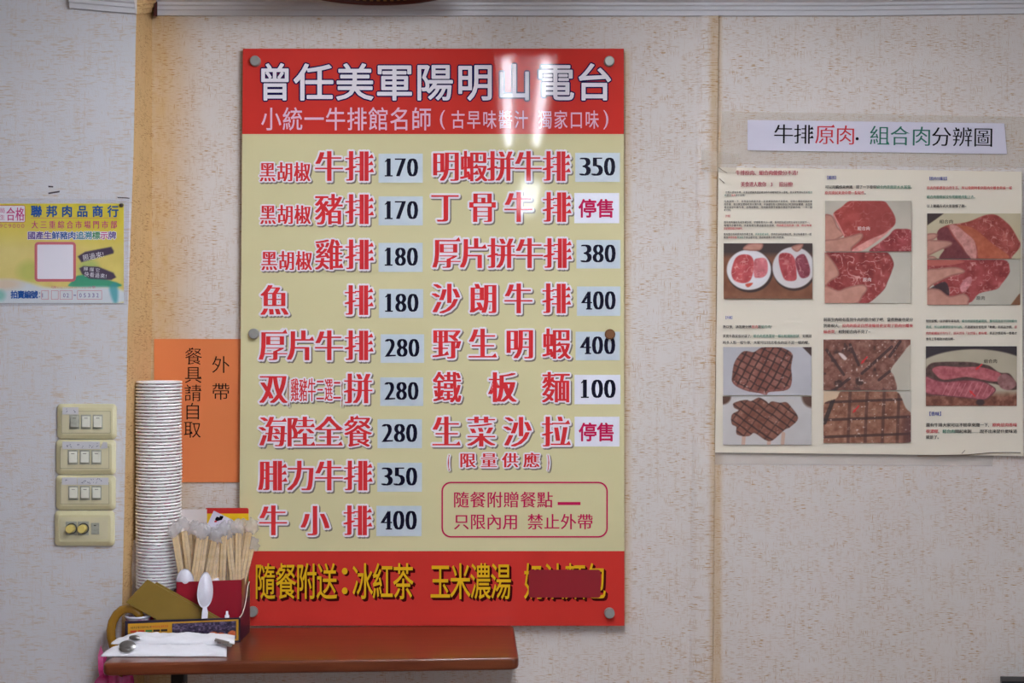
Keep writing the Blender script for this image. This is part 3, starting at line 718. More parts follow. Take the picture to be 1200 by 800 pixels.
p2.fill(mk*np.clip((p2.n(3, 2)-.74)*5, 0, 1), (218, 190, 174)); p2.arrow(*q((410, 285))[0], *q((360, 342))[0])
picture([p, p2])
# pulled meat, third column
q = lambda *a: pts(1075, 195, 8, *a)
p = Pic(1086.5, 250, 1196, 303.2, (198, 184, 150)); p.a += ((p.n(30)-.5)*24)[..., None]
p.fill(p.mask(q((80,430),(255,435),(180,490),(95,550)), smooth=False), (58, 36, 30))
mk = p.mask(q((200,600),(235,570),(300,545),(420,530),(500,510),(640,455),(740,455),(820,510),(880,570),(945,680),(968,740),(900,830),(820,880),(400,880),(330,864),(190,690)))
p.meat(mk, (158, 64, 52), .6, 7); p.fill(p.mask(q((370,555),(470,560),(560,600),(700,720),(860,840),(800,880),(590,880),(560,760),(500,660))), (184, 92, 58), (p.n(5)-.5)*36)
p.fill(p.mask(q((300,550),(370,555),(450,620),(530,690),(555,790),(545,880),(490,880),(430,760),(340,640))), (208, 142, 132), (p.n(4)-.5)*60)
p.fill(p.mask(q((195,600),(280,570),(330,650),(440,790),(490,880),(210,880),(260,760),(190,690))), (118, 44, 46), (p.n(4)-.5)*30)
p.skin(q((80,640),(150,625),(190,640),(160,680),(80,700))); p.skin(q((80,700),(160,690),(300,700),(320,735),(200,790),(110,835),(80,835))); p.skin(q((80,850),(150,840),(190,880),(80,890)))
q = lambda *a: pts(1075, 280, 8, *a)
p2 = Pic(1086.5, 304.2, 1195.5, 357.2, (192, 184, 166)); p2.a += ((p2.n(30)-.5)*18)[..., None]
p2.fill(p2.mask(q((950,520),(975,500),(975,625),(870,625)), smooth=False), (130, 80, 44))
mk = p2.mask(q((80,185),(400,185),(800,190),(865,280),(850,340),(790,420),(740,470),(580,510),(480,600),(250,560),(90,300)))
p2.meat(mk, (156, 54, 50), .8, 7); p2.fill(p2.mask(q((80,200),(330,195),(440,215),(300,245),(100,250))), (190, 96, 82))
p2.fill(p2.mask(q((400,450),(440,380),(500,350),(510,400),(470,470),(420,500))), (206, 130, 130), (p2.n(3)-.5)*70)
p2.fill(p2.mask(q((110,470),(260,400),(300,520),(230,560),(110,500)))*.8, (44, 22, 24))
p2.skin(q((80,300),(200,275),(350,262),(440,290),(430,320),(320,345),(200,400),(130,440),(80,480))); p2.skin(q((80,480),(200,470),(300,535),(430,510),(485,550),(480,590),(440,625),(80,625)))
picture([p, p2], [('組合肉', 1101, 1117, 259.5, 4.4, 0), ('原肉', 1144.3, 1154.3, 349, 4.6, 0)])
# sliced steak, third column
q = lambda *a: pts(1075, 365, 8, *a)
p = Pic(1085, 405.6, 1191.6, 475.5, (44, 26, 30)); p.fill(p.ell(1142, 440, 74, 31), (186, 174, 148), (p.n(30)-.5)*20)
p.fill(np.clip((p.Y-457)/8, 0, 1), (132, 76, 52), (p.n(5)-.5)*90)
p.fill(p.mask(q((70,560),(120,490),(220,472),(480,472),(600,490),(680,510),(770,570),(860,580),(910,640),(945,700),(930,730),(840,730),(740,680),(500,660),(240,680),(70,650))), (84, 52, 42), (p.n(4)-.5)*60)
p.fill(p.mask(q((140,540),(210,510),(400,520),(560,518),(680,540),(790,590),(745,655),(590,635),(450,612),(250,640),(170,590))), (184, 92, 96), (p.n(4)-.5)*60)
p.fill(p.mask(q((750,630),(820,580),(900,630),(925,690),(860,735),(780,710))), (150, 100, 96), (p.n(4)-.5)*60)
mk = p.mask(q((70,610),(160,635),(260,655),(440,640),(600,650),(690,690),(735,730),(700,780),(620,830),(500,815),(250,790),(70,760))); p.fill(mk, (172, 84, 90), (p.n(4)-.5)*70)
for k in range(9): p.line(*q((230+55*k, 790))[0], *q((290+55*k, 670))[0], .5, (216, 140, 140), .6, mk)
p.fill(mk*np.clip(1-p.sd/1.5, 0, 1)*.8, (60, 30, 30)); p.fill(p.ell(*q((590, 850))[0], 5, 3.6), (60, 32, 26))
p.arrow(*q((605, 495))[0], *q((552, 540))[0]); p.arrow(*q((540, 790))[0], *q((495, 745))[0])
picture([p], [('組合肉', 1153, 1168.5, 423, 4.6, 0)])
# scuffs, tape and creases on the poster
M_TAPE2 = mat('old_tape', (232, 220, 200), .3, .5, bump=(120, .8), trans=.74)
M_CREASE = mat('crease', (110, 88, 66), .7)
film('tape', M_TAPE2, po, [(822,176),(866,180),(862,203),(822,200)], 2.5865, .001, 16, 10, 4)
film('tape', mat('torn_paper', (244, 236, 226), .8, trans=.7), po, [(838,528),(1165,531),(1163,546),(838,544)], 2.5975, .001, 60, 5, 9)
def crease(p, d, r=.0009): B().tube([P(x, y, d) for x, y in p], r, 6).obj('crease', M_CREASE, po, smooth=True)
crease([(1075,534),(1102,533.4),(1135,532.7),(1160,530.3),(1180,530),(1196,530.2)], DT-.001); crease([(1127,531.5),(1131,527.3)], DT-.0005, .0005)
crease([(842,196),(846,199),(852,202.5),(870,203)][:3], DT-.001, .0006); crease([(843,209),(849,214.5)], DT-.0005, .0006)
# ------------------------------------------------------------------ the table in the corner
M_WOOD = woodmat('reddish_wood', (126, 66, 40), (100, 48, 30), .28)
M_LEG = mat('black_metal', (30, 28, 28), .4)
ZT = CZ - .5755
tb = thing('side_table', 'reddish brown wooden table top below the menu board, on a black leg', 'table', (-.36, -.2, 0))
ca = [Vector((-.735, 2.283 - D)), Vector((.0125, 2.325 - D)), Vector((.0035, -.008)), Vector((-.7195, 2.5555 - D))]
def inset(cs, r, n=5):
    out = []; k = len(cs)
    for i in range(k):
        p, a, c = cs[i], (cs[i-1]-cs[i]).normalized(), (cs[(i+1) % k]-cs[i]).normalized()
        p0, p1 = p+a*r, p+c*r
        for t in range(n+1):
            u = t/n; out.append((p0*(1-u)**2 + p*2*u*(1-u) + p1*u*u))
    return out
rim = inset(ca, .014); n = len(rim); v, f = [], []; cen = sum(rim, Vector((0, 0)))/n
prof = [(.006, 0), (.0015, .002), (0, .006), (0, .017), (.0015, .021), (.006, .023)]
for a, h in prof:
    for p in rim:
        q = p + (cen-p).normalized()*a; v.append((q.x, q.y, ZT-.023+h))
for i in range(len(prof)-1):
    for k in range(n): f.append((i*n+k, i*n+(k+1) % n, (i+1)*n+(k+1) % n, (i+1)*n+k))
f += [tuple(range(n))[::-1], tuple((len(prof)-1)*n+k for k in range(n))]
o = obj('tabletop', v, f, M_WOOD, tb, smooth=True); o.modifiers.new('w', 'WEIGHTED_NORMAL').keep_sharp = False
B().box(xc(200, 2.40), xc(216, 2.40), 2.40-D, 2.425-D, 0, ZT-.023).obj('leg', M_LEG, tb, bevel=.002)
for x in (-.60, -.06):
    b = B(); b.box(x-.012, x+.012, -.17, -.002, ZT-.027, ZT-.023); b.box(x-.012, x+.012, -.006, -.002, ZT-.062, ZT-.027); b.obj('bracket', M_LEG, tb)

# ------------------------------------------------------------------ stack of paper cups
M_CUP = mat('paper_cup', (248, 242, 240), .7, .2); N = M_CUP.node_tree.nodes; K = M_CUP.node_tree.links
tc = N.new('ShaderNodeTexCoord'); sp = N.new('ShaderNodeSeparateXYZ'); K.new(tc.outputs['Object'], sp.inputs[0])
ang = math_node(N, K, 'ARCTAN2', sp.outputs[1], sp.outputs[0])
cb = N.new('ShaderNodeCombineXYZ'); K.new(math_node(N, K, 'MULTIPLY', ang, 2.6), cb.inputs[0]); K.new(math_node(N, K, 'MULTIPLY', sp.outputs[2], 60), cb.inputs[1])
nn = N.new('ShaderNodeTexNoise'); nn.inputs['Scale'].default_value = 1; nn.inputs['Detail'].default_value = 4; K.new(cb.outputs[0], nn.inputs['Vector'])
rr = N.new('ShaderNodeMapRange'); rr.inputs[1].default_value = .47; rr.inputs[2].default_value = .50; K.new(nn.outputs[0], rr.inputs[0])
band = math_node(N, K, 'MULTIPLY', math_node(N, K, 'LESS_THAN', sp.outputs[2], .0905), math_node(N, K, 'GREATER_THAN', sp.outputs[2], .012))
mx = N.new('ShaderNodeMix'); mx.data_type = 'RGBA'; mx.inputs[6].default_value = (*L((250, 244, 242)), 1); mx.inputs[7].default_value = (*L((204, 12, 120)), 1)
K.new(math_node(N, K, 'MULTIPLY', rr.outputs[0], band), mx.inputs[0]); K.new(mx.outputs[2], N['Principled BSDF'].inputs['Base Color'])
CX, CY, CR, CH, PITCH = xc(186.2, 2.52), 2.52 - D, .0443, .096, 3.72 * 2.52 / F
prof = [(0, .004), (.0305, .004), (.0305, 0), (.0315, 0), (.0405, .0925)]
prof += [(CR-.0022, CH-.0044), (CR-.0005, CH-.0040), (CR, CH-.0031), (CR, CH-.0012), (CR-.0006, CH-.0003), (CR-.002, CH), (CR-.0036, CH-.0008), (.0401, .0902), (.0319, .006)]
bc = B().lathe(prof, (0, 0, 0), 48)
me0 = None; rnd = random.Random(4)
NC = 65
for k in range(NC):
    if me0 is None:
        o = bc.obj('paper_cup', M_CUP, None, smooth=True); me0 = o
    else:
        o = me0.copy(); COL.objects.link(o)
    o.location = (CX + rnd.uniform(-.00008, .00008) + .0006*math.sin(k*.21), CY + rnd.uniform(-.00008, .00008), ZT + .0003 + k*PITCH); o.rotation_euler = (0, 0, 2*math.pi/48*rnd.randrange(48))
    tag(o, 'white paper cup with magenta print, topmost of the tall stack of cups' if k == NC-1 else 'white paper cup with magenta print inside the tall nested stack below the topmost one', 'paper cup', 'paper cups stacked in the corner')

M_FILM = mat('clear_plastic_film', (236, 232, 240), .18, .6, bump=(70, .3), trans=.86)
M_BAG = mat('thin_bag_film', (244, 240, 248), .22, .7, bump=(60, .5), trans=.73)
M_FILM2 = mat('crumpled_film', (255, 255, 255), .25, .8, bump=(120, .25), trans=.66)
_N = M_FILM2.node_tree.nodes; _K = M_FILM2.node_tree.links; _t = _N.new('ShaderNodeBsdfTranslucent'); _t.inputs[0].default_value = (.95, .93, .95, 1); _m = _N.new('ShaderNodeMixShader'); _m.inputs[0].default_value = .5
_mx = [n_ for n_ in _N if n_.type == 'MIX_SHADER' and n_ is not _m][0]; _K.new(_N['Principled BSDF'].outputs[0], _m.inputs[1]); _K.new(_t.outputs[0], _m.inputs[2]); _K.new(_m.outputs[0], _mx.inputs[1])
v, f = [], []; n, q = 90, 60
for j in range(q+1):
    t = j/q; z = ZT + .046 + t*(zc(634, 2.5)-ZT-.046)
    for i in range(n):
        a = 2*math.pi*i/n
        r = .0495 + .003*math.sin(t*3.1) + .003*mnoise.noise((3*math.cos(a), 3*math.sin(a), t*9)) + .0022*mnoise.noise((7*math.cos(a), 7*math.sin(a), t*16))
        if t > .86: z2 = z + .018*mnoise.noise((2*math.cos(a), 2*math.sin(a), 5)) * (t-.86)/.14; r -= .001*(t-.86)/.14
        else: z2 = z
        r = max(r, .0462)
        x, y = CX + r*math.cos(a), CY + r*math.sin(a)
        if y > -.012: y = -.012
        v.append((max(x, xc(172)+.000), y, z2))
for j in range(q):
    for i in range(n): f.append((j*n+i, j*n+(i+1) % n, (j+1)*n+(i+1) % n, (j+1)*n+i))
tag(obj('plastic_bag', v, f, M_BAG, smooth=True), 'clear crumpled plastic bag around the lower half of the paper cup stack', 'plastic bag')

# ------------------------------------------------------------------ cut-open carton tray
M_TRAYN = mat('carton_navy', (36, 26, 52), .35, coat=.2); M_TRAYY = mat('carton_yellow', (206, 150, 34), .35, coat=.2); M_CARD = mat('raw_card', (186, 150, 110), .7)
M_TRAYP = printmat('carton_print', .35, coat=.2)
def Tp(s, h, dep, base=(Vector((xc(146.5, 2.402), 2.402-D)), Vector((xc(281.5, 2.443), 2.443-D)))):
    """point on the tray: s along the front (0..1), height h, depth dep behind the front"""
    a, c = base; u = c - a; nrm = Vector((.03, 1)).normalized(); p = a + u*s + nrm*dep; return (p.x, p.y, ZT + .0006 + h)
tr = thing('carton_tray', 'cut-open navy and yellow carton on the table holding a red box and cups', 'carton', Tp(.5, 0, .035))
th = .0016; FH = lambda s: .0465
DL, DR = .058, .078
def slab(name, pts4, off, m, parent=tr, **k):
    """a thin panel: outline points and an offset vector"""
    o2 = [tuple(Vector(p)+Vector(off)) for p in pts4]; n = len(pts4)
    return obj(name, list(pts4)+o2, [tuple(range(n)), tuple(range(2*n-1, n-1, -1))]+[(i, n+i, n+(i+1) % n, (i+1) % n) for i in range(n)], m, parent, **k)
inn = Vector(Tp(0, 0, th)) - Vector(Tp(0, 0, 0))
fr = slab('front_panel', [Tp(0,0,0), Tp(1,0,0), Tp(1,.0465,0), Tp(0,.0485,0)], inn, M_TRAYN)
slab('bottom_panel', [Tp(0,0,th), Tp(1,0,th), Tp(1,0,DR), Tp(0,0,DL)], (0, 0, .0012), M_CARD)
slab('back_panel', [Tp(0,0,DL), Tp(1,0,DR), Tp(1,.088,DR), Tp(.62,.084,DL+.62*(DR-DL)), (Tp(.5,.04,DL+.5*(DR-DL))), Tp(0,.036,DL)], inn, M_CARD)
sideoff = (Vector(Tp(0, 0, 0)) - Vector(Tp(1, 0, 0))).normalized()*th
cv = [(.0465, 0), (.047, .010), (.0505, .024), (.058, .038), (.069, .05), (.082, .058), (.094, .064), (.1, DR)]
slab('side_panel', [Tp(1, 0, 0), Tp(1, 0, DR)] + [Tp(1, h, d) for h, d in cv[::-1]], sideoff, [M_TRAYN])
slab('side_panel', [Tp(0, 0, 0), Tp(0, 0, DL), Tp(0, .036, DL), Tp(0, .044, .03), Tp(0, .0485, 0)], -sideoff, M_TRAYN)
B().tube([Vector(Tp(1, h+.0006, d)) + sideoff*.5 for h, d in cv], .0011, 6).obj('cut_edge', mat('card_edge', (226, 214, 196), .7), tr)
fd = lambda s, h, o: tuple(Vector(Tp(s, h, -o)))
b = B(); quad = lambda s0, s1, h0, h1, o, m: b.add([fd(s0, h0, o), fd(s1, h0, o), fd(s1, h1, o), fd(s0, h1, o)], [(0, 1, 2, 3)], m)
quad(.025, .985, .003, .0435, .0003, 0); quad(.405, .965, .0065, .0405, .0006, 1)
M_TK = mat('carton_ink', (48, 30, 30), .4); M_TR = mat('carton_ink_red', (200, 62, 36), .4); M_TG = mat('carton_ink_green', (60, 120, 60), .4)
rnd = random.Random(3)
for k in range(26):                                        # a line of small printed characters, then a row of colour tabs
    s = .05 + k*.0125
    for r_ in range(3): quad(s+rnd.uniform(0, .003), s+rnd.uniform(.006, .010), .034+.0014*r_, .035+.0014*r_, .0006, 2 if k < 14 else 3)
for k, m in enumerate((3, 3, 4, 2, 2)): quad(.045+.066*k, .045+.066*k+.056, .0265, .0305, .0006, m)
for k in range(20): quad(.05+k*.0165, .05+k*.0165+.010, .019, .0225, .0006, 2)
b.obj('print', [M_TRAYY, M_TRAYN, M_TK, M_TR, M_TG], fr)
pc = Pic(0, 0, 76, 34, (70, 58, 86), 2.0); pc.a += ((pc.n(2.5, 3)-.5)*190)[..., None]*np.array((1, .92, .95)); pc.fill(np.clip((pc.n(5)-.5)*5, 0, 1)*np.clip((pc.Y-8)/10, 0, 1), (34, 28, 46))
for cx_, cy_, r_ in ((49, 25, 6), (58, 26, 5), (72, 24, 5.5)): pc.fill(pc.ell(cx_, cy_, r_, r_*1.1), (206, 96, 48), (pc.n(2)-.5)*50)
b = B(); ink = []; pc.mesh(b, lambda x, y: fd(.41+.55*x/76, .0402-.0335*y/34, .0009), ink); ink_attr(b.obj('print_picture', M_TRAYP, fr), ink)

# red box of chopsticks
M_RBOX = mat('crimson_card', (150, 6, 34), .4, coat=.2); M_RBIN = mat('crimson_card_inner', (110, 40, 40), .7); M_RSIDE = mat('crimson_card_worn', (142, 34, 34), .35, coat=.3, var=(25, .8, (160, 110, 80)))
HB = .1125
rb = thing('chopstick_box', 'crimson open-topped card box full of wrapped chopsticks inside the carton', 'box', Tp(.7, .0014, .05))
s0, s1, d0, d1 = .405, .985, .026, .0745
W_ = lambda s, h, d: Tp(s, .0014+h, d + (0 if d < .05 else 0))
slab('front_panel', [W_(s0,0,d0), W_(s1,0,d0), W_(s1,HB,d0), W_(s0,HB,d0)], inn, M_RBOX, rb)
slab('back_panel', [W_(s0,0,d1-.013), W_(s1,0,d1), W_(s1,HB,d1), W_(s0,HB,d1-.013)], -inn, M_RBIN, rb)
slab('side_panel', [W_(s1,0,d0), W_(s1,0,d1), W_(s1,HB,d1), W_(s1,HB,d0)], sideoff, M_RSIDE, rb)
slab('side_panel', [W_(s0,0,d0), W_(s0,0,d1-.013), W_(s0,HB,d1-.013), W_(s0,HB,d0)], -sideoff, M_RBOX, rb)
slab('bottom_panel', [W_(s0,0,d0), W_(s1,0,d0), W_(s1,0,d1), W_(s0,0,d1-.013)], (0, 0, .0012), M_RBIN, rb)

M_BAM = woodmat('bamboo', (234, 204, 150), (220, 184, 124), .55); M_BAM2 = woodmat('bamboo_pale', (234, 206, 156), (218, 184, 128), .55)
def puff(b, c, r, seed, m=0):
    """crumpled knot of film"""
    bm = bmesh.new(); bmesh.ops.create_icosphere(bm, subdivisions=3, radius=1); off = len(b.v)
    v = []
    for q in bm.verts:
        k = 1 + .7*mnoise.noise((q.co.x*2.1+seed, q.co.y*2.1, q.co.z*2.1)) + .6*abs(mnoise.noise((q.co.x*4.5+seed, q.co.y*4.5, q.co.z*4.5)))
        v.append(Vector(c) + Vector((q.co.x*r[0]*k, q.co.y*r[1]*k, q.co.z*r[2]*k)))
    b.add(v, [tuple(x.index for x in p.verts) for p in bm.faces], m); bm.free()
def chopsticks(tx, ty, bx, by, dt, db, seed, twist=0.):
    """one wrapped pair: top and lower end given in the picture at distances dt, db"""
    t, lo = Vector(P(tx, ty, dt)), Vector(P(bx, by, db)); ax = (t-lo).normalized()
    zf = Tp(.7, .0062, 0)[2]
    lo = lo + ax*((zf-lo.z)/ax.z)                          # down to the bottom of the box, inside its walls
    e0, e1 = Vector(Tp(0, 0, 0)), Vector(Tp(1, 0, 0)); sv = min(.955, max(.435, (lo.x-e0.x)/(e1.x-e0.x))); fy = e0.y+(e1.y-e0.y)*sv
    lo.x = e0.x+(e1.x-e0.x)*sv; lo.y = min(max(lo.y, fy+.034), fy+.052); ax = (t-lo).normalized()
    sd = ax.cross(Vector((math.sin(twist), math.cos(twist), 0))).normalized(); fw = ax.cross(sd)
    where = ['far left', 'left', 'middle', 'right', 'far right'][min(4, max(0, int((tx-203)/18.5)))]
    o = thing('wrapped_chopsticks', CHOPL[seed], 'chopsticks', lo, 'wrapped chopsticks in the red box')
    for k in (-1, 1):
        b = B(); c0, c1 = lo + sd*k*.0031, t + sd*k*.0029
        v = []
        for c, w_ in ((c0, .0021), (c0*.5+c1*.5, .0025), (c1, .0026)):
            for i, j in ((-1,-1),(1,-1),(1,1),(-1,1)): v.append(c + sd*i*w_ + fw*j*w_)
        f = [(3,2,1,0), (8,9,10,11)] + [(4*l+i, 4*l+(i+1) % 4, 4*l+4+(i+1) % 4, 4*l+4+i) for l in range(2) for i in range(4)]
        b.add(v, f); b.obj('stick', M_BAM if (seed+k) % 3 else M_BAM2, o)
    b = B(); v = []; nn = 10; ll = 14
    for l in range(ll+1):
        u = l/ll; c = lo*(1-u) + (t+ax*.002)*u
        for i in range(nn):
            a = 2*math.pi*i/nn; w_ = 1 + .22*mnoise.noise((l*.7, i*.9, seed))
            v.append(c + sd*math.cos(a)*.0074*w_ + fw*math.sin(a)*.0037*w_)
    b.add(v, [(l*nn+i, l*nn+(i+1) % nn, (l+1)*nn+(i+1) % nn, (l+1)*nn+i) for l in range(ll) for i in range(nn)])
    b.obj('wrapper', M_FILM, o, smooth=True)
    b = B(); puff(b, t+ax*.011+sd*.003*math.sin(seed*2.1), (.0105, .0065, .0125) if by > 0 and seed not in (2, 13, 14, 15, 16, 17, 21) else (.006, .004, .008), seed*3.7)
    b.obj('twisted_end', M_FILM2, o, smooth=True)
PAIRS = [(205, 627, 213.5, 681, 0), (216, 622, 223, 681, 1), (226, 622, 226.5, 681, 2), (234, 630, 226.5, 680, 0), (241, 628, 233.5, 681, 1), (251, 634, 242.5, 681, 0), (255.5, 630, 253, 681, 1),
         (263, 627, 260.5, 681, 0), (269.5, 625, 270, 681, 1), (279.5, 624, 279, 681, 0), (285, 623, 281, 678, 2), (292, 623, 283, 677, 1), (294.5, 643, 285, 681, 2), (246, 629, 248.5, 681, 2), (273, 626, 265, 681, 2), (211, 624, 219, 681, 2), (262, 629, 256, 681, 2), (221, 627, 231, 681, 2), (231, 626, 236, 681, 1), (257, 631, 247, 681, 1), (276, 627, 274, 681, 1), (247, 632, 239, 681, 2), (268, 630, 275, 681, 0)]
_pos = ['leftmost, leaning left at the box corner', 'second from the left, leaning left', 'thin one behind the second from the left', 'pale one leaning right above the first white spoon', 'leaning right above the tall white spoon', 'strongly leaning right in the middle of the bunch', 'upright whitish one in the middle of the bunch',
        'leaning slightly right beside the upright whitish one', 'upright, in the right half of the bunch', 'upright, near the right front corner of the box', 'behind the right corner, leaning right', 'leaning far right at the box corner', 'short one sticking out rightmost over the board edge', 'behind the middle of the bunch above the tall spoon', 'behind the right half of the bunch', 'behind the two leftmost pairs', 'behind the upright whitish one', 'leaning left behind the first white spoon', 'upright just left of the tall white spoon top', 'leaning right in the second rank, middle', 'upright in the second rank before the right corner', 'leaning right at the very back, middle', 'leaning left in front, right half']
CHOPL = ['bamboo chopsticks in clear wrapper, ' + s for s in _pos]
for i, (tx, ty, bx, by, rowk) in enumerate(PAIRS):
    dd = 2.402 + .041*(bx-146.5)/135 + .026 + (.010, .019, .028)[rowk]; chopsticks(tx, ty, bx, by, dd+.002*rnd.uniform(-1, 1) + .003, dd, i, rnd.uniform(-.2, .2))

# white plastic spoons
M_PLAST = mat('white_plastic', (236, 234, 244), .25, coat=.3)
def spoon(name, c, ax, nrm, ln, wd, hl, label, cat='spoon', group=None, m=None, dp=.006):
    """a spoon: bowl centre c, bowl length axis ax (towards the tip), outward face nrm, handle hl long"""
    ax = Vector(ax).normalized(); nrm = Vector(nrm); nrm = (nrm - ax*nrm.dot(ax)).normalized(); sd = ax.cross(nrm); c = Vector(c)
    o = thing(name, label, cat, c - ax*(ln/2+hl), group)
    v, f = [], []; R_, S_ = 7, 28
    for side, off in ((0, 0), (1, .0009)):
        for r in range(R_+1):
            for k in range(S_):
                a = 2*math.pi*k/S_; rr_ = r/R_; x = math.cos(a)*ln/2*rr_; y = math.sin(a)*wd/2*rr_*(1-.16*math.cos(a))
                v.append(c + ax*x + sd*y + nrm*(dp*(1-rr_*rr_) + off))
    n = (R_+1)*S_
    for s in (0, 1):
        for r in range(R_):
            for k in range(S_): f.append((s*n+r*S_+k, s*n+r*S_+(k+1) % S_, s*n+(r+1)*S_+(k+1) % S_, s*n+(r+1)*S_+k))
    for k in range(S_): f.append((R_*S_+k, R_*S_+(k+1) % S_, n+R_*S_+(k+1) % S_, n+R_*S_+k))
    obj('bowl', v, f, m or M_PLAST, o, smooth=True)
    b = B(); pr = []
    for u in (0, .15, .5, 1): pr.append((c - ax*(ln/2-.003+hl*u) + nrm*(.0008 + .004*math.sin(u*2.6)*.4), wd*(.14 if u < .5 else .19)))
    v, f = [], []
    for q_, w_ in pr: v += [q_+sd*w_, q_-sd*w_, q_-sd*w_+nrm*.0014, q_+sd*w_+nrm*.0014]
    for l in range(len(pr)-1): f += [(4*l+i, 4*l+(i+1) % 4, 4*l+4+(i+1) % 4, 4*l+4+i) for i in range(4)]
    f += [(0, 1, 2, 3), tuple(4*(len(pr)-1)+i for i in (3, 2, 1, 0))]
    b.add(v, f); b.obj('handle', m or M_PLAST, o, smooth=False)
    return o
GS = 'white plastic spoons by the red box'
spoon('plastic_spoon', P(217, 678.5, 2.456), (0, -.1, 1), (.1, -1, -.05), .042, .033, .088, 'white plastic spoon with its round bowl rising above the red box at left', group=GS, dp=.009)
spoon('plastic_spoon', P(240.3, 691, 2.426), (.03, .02, 1), (.55, -.8, 0), .069, .031, .022, 'white plastic spoon standing tall in front of the red box', group=GS, dp=.010)
spoon('plastic_spoon', P(250, 683.5, 2.472), (.5, .1, .35), (.1, -.5, 1), .03, .022, .05, 'white plastic spoon lying low at the box rim right of the tall spoon', group=GS, dp=.005)

# gold booklets leaning in the carton
M_GOLD = mat('olive_gold_card', (140, 112, 42), .42, coat=.1, var=(30, .3, (122, 96, 36)))
def booklet(ax_, ay_, d, ln, wd, th, label):
    a = Vector(P(ax_, ay_, d)); yaw = Vector(Tp(1, 0, 0)) - Vector(Tp(0, 0, 0)); yaw.normalize()
    u = (yaw*.85 - Vector((0, 0, 1))*.527); v_ = (yaw*-.68 - Vector((0, 0, 1))*.73).normalized(); u.normalize()
    nr = Vector((-yaw.y, yaw.x, 0))
    o = thing('gold_booklet', label, 'booklet', a + u*ln*.8, 'gold booklets in the carton')
    q_ = [a, a+v_*wd, a+v_*wd+u*ln, a+u*ln]
    cov = lambda s: [tuple(p+nr*s) for p in q_]
    obj('cover', cov(0)+cov(.0008), [(0,1,2,3),(7,6,5,4),(0,4,5,1),(1,5,6,2),(2,6,7,3),(3,7,4,0)], M_GOLD, o)
    pg = [a+u*.001+v_*.001, a+v_*(wd-.001)+u*.001, a+v_*(wd-.001)+u*(ln-.001), a+u*(ln-.001)+v_*.001]
    obj('pages', [tuple(p+nr*.0009) for p in pg]+[tuple(p+nr*(th-.0009)) for p in pg], [(0,1,2,3),(7,6,5,4),(0,4,5,1),(1,5,6,2),(2,6,7,3),(3,7,4,0)], mat('page_edge', (128, 108, 62), .8), o)
    obj('cover', cov(th-.0008)+cov(th), [(0,1,2,3),(7,6,5,4),(0,4,5,1),(1,5,6,2),(2,6,7,3),(3,7,4,0)], M_GOLD, o)
booklet(172.5, 679, 2.4165, .150, .0568, .0045, 'olive gold booklet leaning on its corner in the carton, the front one')
booklet(183.5, 682, 2.4275, .140, .05, .0045, 'olive gold booklet just behind the front gold booklet, showing its right edge')
# smaller things in and around the carton
M_FLORAL = mat('floral_print', (236, 226, 232), .4, var=(60, 1.6, (178, 30, 128)))
c = Vector(P(162, 720, 2.4365)); h0 = ZT + .0022
b = B().lathe([(0, .002), (.0175, .002), (.018, 0), (.0232, .046), (.0234, .05)], (c.x, c.y, h0), 32)
t = thing('small_cup', 'small white cup with pink floral print at the left end of the carton', 'cup', (c.x, c.y, h0))
b.obj('body', M_FLORAL, t, smooth=True)
hh = c.z - h0
for o_ in t.children:
    for vv in o_.data.vertices: vv.co.z *= (hh-.002)/.05
B().lathe([(.0228, hh-.004), (.0246, hh-.004), (.0251, hh-.0015), (.0246, hh+.0005), (.0232, hh), (.0226, hh-.004)], (c.x, c.y, h0), 32).obj('rim', M_PLAST, t, smooth=True)
c = P(266, 716, 2.452); t = thing('sauce_bottle', 'tiny bottle with a white nozzle just above the carton edge before the red box', 'bottle', (c[0], c[1], h0))
B().lathe([(0, 0), (.008, 0), (.0085, .002), (.0085, .032), (.005, .040), (0, .041)], (c[0], c[1], h0), 20).obj('body', mat('brown_bottle', (90, 44, 30), .3), t, smooth=True)
B().lathe([(.0045, .040), (.0045, .047), (.0026, .049), (.0022, c[2]-h0), (0, c[2]-h0+.0005)], (c[0], c[1], h0), 16).obj('nozzle', M_PLAST, t, smooth=True)

def standing(name, label, cat, x0, x1, y0, d, layers, mats, r=0):
    """a card standing on the table: layers (y_top, material) from the top down"""
    t = thing(name, label, cat, (xc((x0+x1)/2, d), d-D, ZT)); zb = ZT + .0006; yb = 400 - (zb-CZ)*F/d
    ys = [y0] + [l[0] for l in layers[1:]] + [yb]; b = B()
    for i, (_, m) in enumerate(layers):
        ya, y2 = ys[i], ys[i+1]; pa = roundrect(x0, ya, x1, ya+2*r+.01, r, 4) if (i == 0 and r) else None
        q_ = [(x0, y2), (x1, y2)] + ([(x1, ya+r)] + [p_ for p_ in pa[:5]][::-1] + [p_ for p_ in pa[-5:]][::-1] if pa else [(x1, ya), (x0, ya)])
        A_ = [P(x, y, d) for x, y in q_]; Z_ = [P(x, y, d+.003) for x, y in q_]; n = len(q_)
        b.add(A_+Z_, [tuple(range(n)), tuple(range(2*n-1, n-1, -1))]+[(k, n+k, n+(k+1) % n, (k+1) % n) for k in range(n)], m)
    b.obj('card', mats, t); return t
M_CARDW = mat('off_white_card', (222, 212, 208), .5)
standing('white_card', 'plain off-white card standing behind the left half of the chopsticks', 'card', 211, 242.5, 596.5, 2.548, [(596.5, 0)], [M_CARDW])
standing('yellow_packet', 'yellow packet with a red top band standing behind the chopsticks', 'packet', 240.5, 291.3, 595, 2.556, [(595, 0), (601.5, 1), (655, 2)], [mat('packet_red', (206, 44, 40), .35), mat('packet_yellow', (240, 196, 30), .35), mat('packet_green', (44, 110, 34), .35)], 2)
